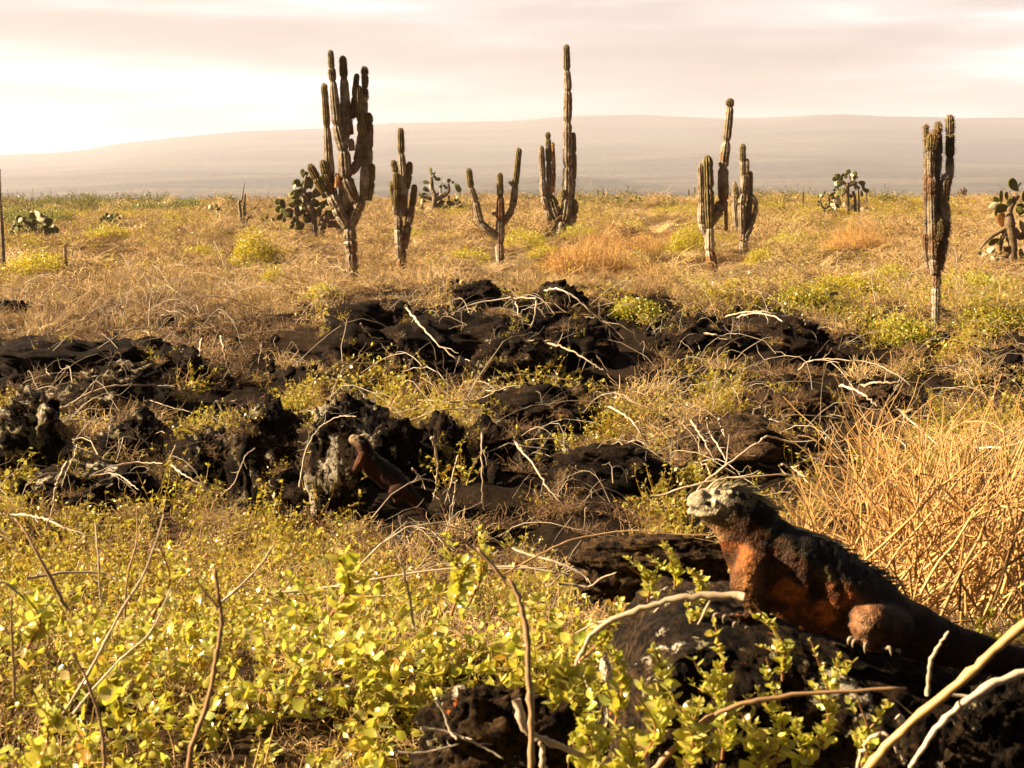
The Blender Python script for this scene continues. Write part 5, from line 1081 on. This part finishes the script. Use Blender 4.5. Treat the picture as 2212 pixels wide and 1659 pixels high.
limbs = [
 [(1640,1205,-45,46),(1618,1240,-70,44),(1622,1285,-78,37),(1646,1322,-76,27),(1636,1341,-82,17),(1606,1340,-90,13)],
 [(1612,1338,-92,9),(1590,1330,-100,7),(1566,1330,-104,6),(1556,1334,-105,5)], [(1612,1340,-92,9),(1596,1336,-112,7),(1578,1334,-116,6),(1571,1337,-117,5)], [(1620,1344,-92,9),(1606,1346,-118,7),(1592,1348,-124,5)], [(1626,1346,-90,8),(1622,1352,-112,6),(1616,1356,-122,5)], [(1618,1338,-84,8),(1600,1330,-80,6),(1588,1330,-78,5)],
 [(1660,1215,45,44),(1640,1260,62,36),(1640,1305,68,26),(1620,1335,60,16),(1590,1338,58,10),(1570,1336,58,6)],
 [(1925,1350,-30,52),(1900,1345,-75,50),(1868,1344,-100,38),(1870,1366,-98,30),(1892,1386,-88,21),(1896,1396,-92,16),(1880,1396,-105,13)],
 [(1884,1392,-104,10),(1862,1384,-112,8),(1842,1380,-118,6)], [(1886,1394,-104,10),(1866,1388,-120,8),(1850,1384,-126,6)], [(1890,1398,-104,10),(1880,1396,-124,8),(1871,1394,-134,6)], [(1896,1400,-102,10),(1906,1400,-118,8),(1916,1402,-128,6)], [(1900,1400,-96,9),(1924,1402,-106,7),(1936,1406,-112,5)],
 [(1930,1350,30,50),(1905,1350,78,44),(1880,1358,96,30),(1895,1390,90,18),(1870,1396,96,10)]]
bumps = [(1530,1068,0,26,9,26),(1506,1072,0,14,9,18),(1520,1080,-26,14,6,8),(1524,1108,-24,16,10,14),(1548,1112,-30,18,14,14),(1560,1090,-24,26,22,20),(1500,1094,0,14,18,20)]
rb = random.Random(4)
for i in range(46):
    x = rb.uniform(1494, 1600); bumps.append((x, np.interp(x, [1494, 1530, 1600], [1072, 1057, 1064])+rb.uniform(-3, 8), rb.uniform(-28, 22), rb.uniform(2.4, 4.2), rb.uniform(3.5, 7), rb.uniform(2.4, 4.2)))
for i in range(30): bumps.append((rb.uniform(1540, 1590), rb.uniform(1080, 1128), -40+rb.uniform(-4, 4), 5, 5, 4))
claws = [[(1558,1332,-105,4.5),(1548,1326,-108,4.2),(1541,1332,-109,3.4),(1541,1346,-110,1)], [(1573,1334,-117,4.5),(1566,1330,-120,4),(1562,1336,-121,3.2),(1563,1348,-122,1)], [(1594,1348,-124,4),(1586,1346,-127,3.6),(1583,1356,-128,1)], [(1616,1356,-122,4),(1610,1356,-126,3.2),(1608,1366,-127,1)], [(1588,1330,-78,4),(1580,1328,-80,3),(1577,1338,-80,1)],
 [(1844,1379,-118,5),(1836,1378,-122,4.6),(1832,1386,-124,3.6),(1833,1394,-124,1)], [(1852,1383,-126,5),(1845,1384,-131,4.6),(1842,1392,-132,3.6),(1843,1400,-132,1)], [(1874,1394,-134,5.2),(1870,1390,-140,4.8),(1868,1400,-142,3.8),(1869,1412,-142,1)], [(1914,1402,-128,5.2),(1921,1398,-134,4.8),(1924,1406,-136,3.8),(1925,1418,-136,1)], [(1936,1406,-112,4.5),(1942,1404,-116,4),(1944,1414,-117,1)]]
iguana(2.1, body, limbs, bumps, [(.10, .155, 22, 34, .6), (.13, .24, 44, 38, 1.0), (.22, .60, 120, 30, 1.5), (.58, .95, 60, 12, 1.6)], claws, (1527, 1087, -35, 7),
       'rust red and black iguana with a pale head basking on the lichened boulder', .0034, col_big, P(1760, 1400, 2.1), 1.0, ybend=0, mouth=[(1484, 1096), (1500, 1101), (1520, 1106), (1540, 1104)])
def col_small(sv, h, px, py, w, n):
    C = np.tile(np.array([.22, .050, .012]), (len(sv), 1)); a = np.clip((h[:, None]-.2)/.4, 0, 1); C = C*(1-a)+np.array([.02, .014, .008])*a
    hd = np.clip((780-px[:, None])/8, 0, 1)*np.clip((966-py[:, None])/10, 0, 1); C = C*.2; C = C*(1-hd)+np.array([.36, .26, .16])*hd  # body colour darkened to stand for shade, head kept bright
    th = np.exp(-((px-762)/9)**2-((py-975)/16)**2)[:, None]; C = C*(1-th)+np.array([.30, .14, .06])*th
    ar = np.exp(-((px-775)/10)**2-((py-997)/14)**2)[:, None]; C = C*(1-ar)+np.array([.22, .065, .02])*ar
    return C
b2 = [(756,950,6,6),(761,951,9,9),(770,953,12,11),(783,960,15,13),(790,975,17,15),(798,992,22,20),(812,1010,27,26),(832,1026,28,27),(852,1040,25,24),(870,1055,21,19),(888,1072,17,14),(906,1092,13,10),(922,1115,10,8),(940,1145,7,5)]
l2 = [[(790,985,-12,11),(780,993,-16,11),(772,1008,-18,8),(764,1018,-20,5)], [(764,1018,-20,4),(756,1013,-22,3),(751,1016,-23,2.5)], [(764,1019,-20,4),(757,1020,-22,3),(753,1024,-23,2.5)], [(766,1020,-20,4),(764,1027,-22,3),(760,1030,-22,2.5)], [(768,1018,-18,3.6),(770,1028,-20,2.6),(769,1034,-20,2.2)], [(762,1016,-18,3.4),(754,1008,-19,2.5),(750,1010,-19,2)],
      [(795,985,12,11),(785,1000,16,9),(776,1012,18,6),(768,1018,20,4)], [(868,1055,-8,16),(860,1060,-26,14),(848,1064,-30,10),(862,1078,-26,7),(852,1084,-28,4)], [(872,1055,10,16),(862,1062,26,12),(855,1075,28,8),(850,1082,28,4)]]
bm2 = [(764,942,0,7,4,7),(775,944,-3,7,4,7),(758,946,-2,5,4,5),(786,953,-4,7,6,8)]
cw2 = [[(752,1015,-23,1.8),(748,1014,-24,1.5),(746,1018,-24,.5)], [(754,1024,-23,1.8),(750,1024,-24,1.5),(748,1028,-24,.5)], [(761,1030,-22,1.8),(757,1032,-23,1.4),(756,1036,-23,.5)]]
iguana(6.55, b2, l2, bm2, [(.16, .28, 14, 13, .6), (.28, .75, 50, 8, 1.2)], cw2, (768, 950, -12, 2), 'smaller dark red iguana climbing the lichened outcrop, left of centre', .0048, col_small, P(790, 1060, 6.55), 1.0, ybend=0)
# ------------------------------------------------------------------ haze
mb = MB(); x0, x1, y0, y1, z0, z1 = -7500, 7500, -60, 7000, -60, 345
vv = np.array([(x, y, z) for x in (x0, x1) for y in (y0, y1) for z in (z0, z1)]); fq = [(0,1,3,2),(4,6,7,5),(0,4,5,1),(2,3,7,6),(0,2,6,4),(1,5,7,3)]
mb.add(vv, fq); m = bpy.data.materials.new('haze_air'); m.use_nodes = True; t = m.node_tree; t.nodes.clear(); o_ = N(t, 'ShaderNodeOutputMaterial'); pv = N(t, 'ShaderNodeVolumePrincipled')
pv.inputs['Color'].default_value = (0.80, 0.80, 0.97, 1); pv.inputs['Density'].default_value = 0.00020; pv.inputs['Anisotropy'].default_value = 0.2
L(t, pv.outputs[0], o_.inputs['Volume']); hz = build(mb, 'haze', m, None, (0, 0, 0), False); tag(hz, kind='stuff')
print('objects', len(bpy.data.objects))
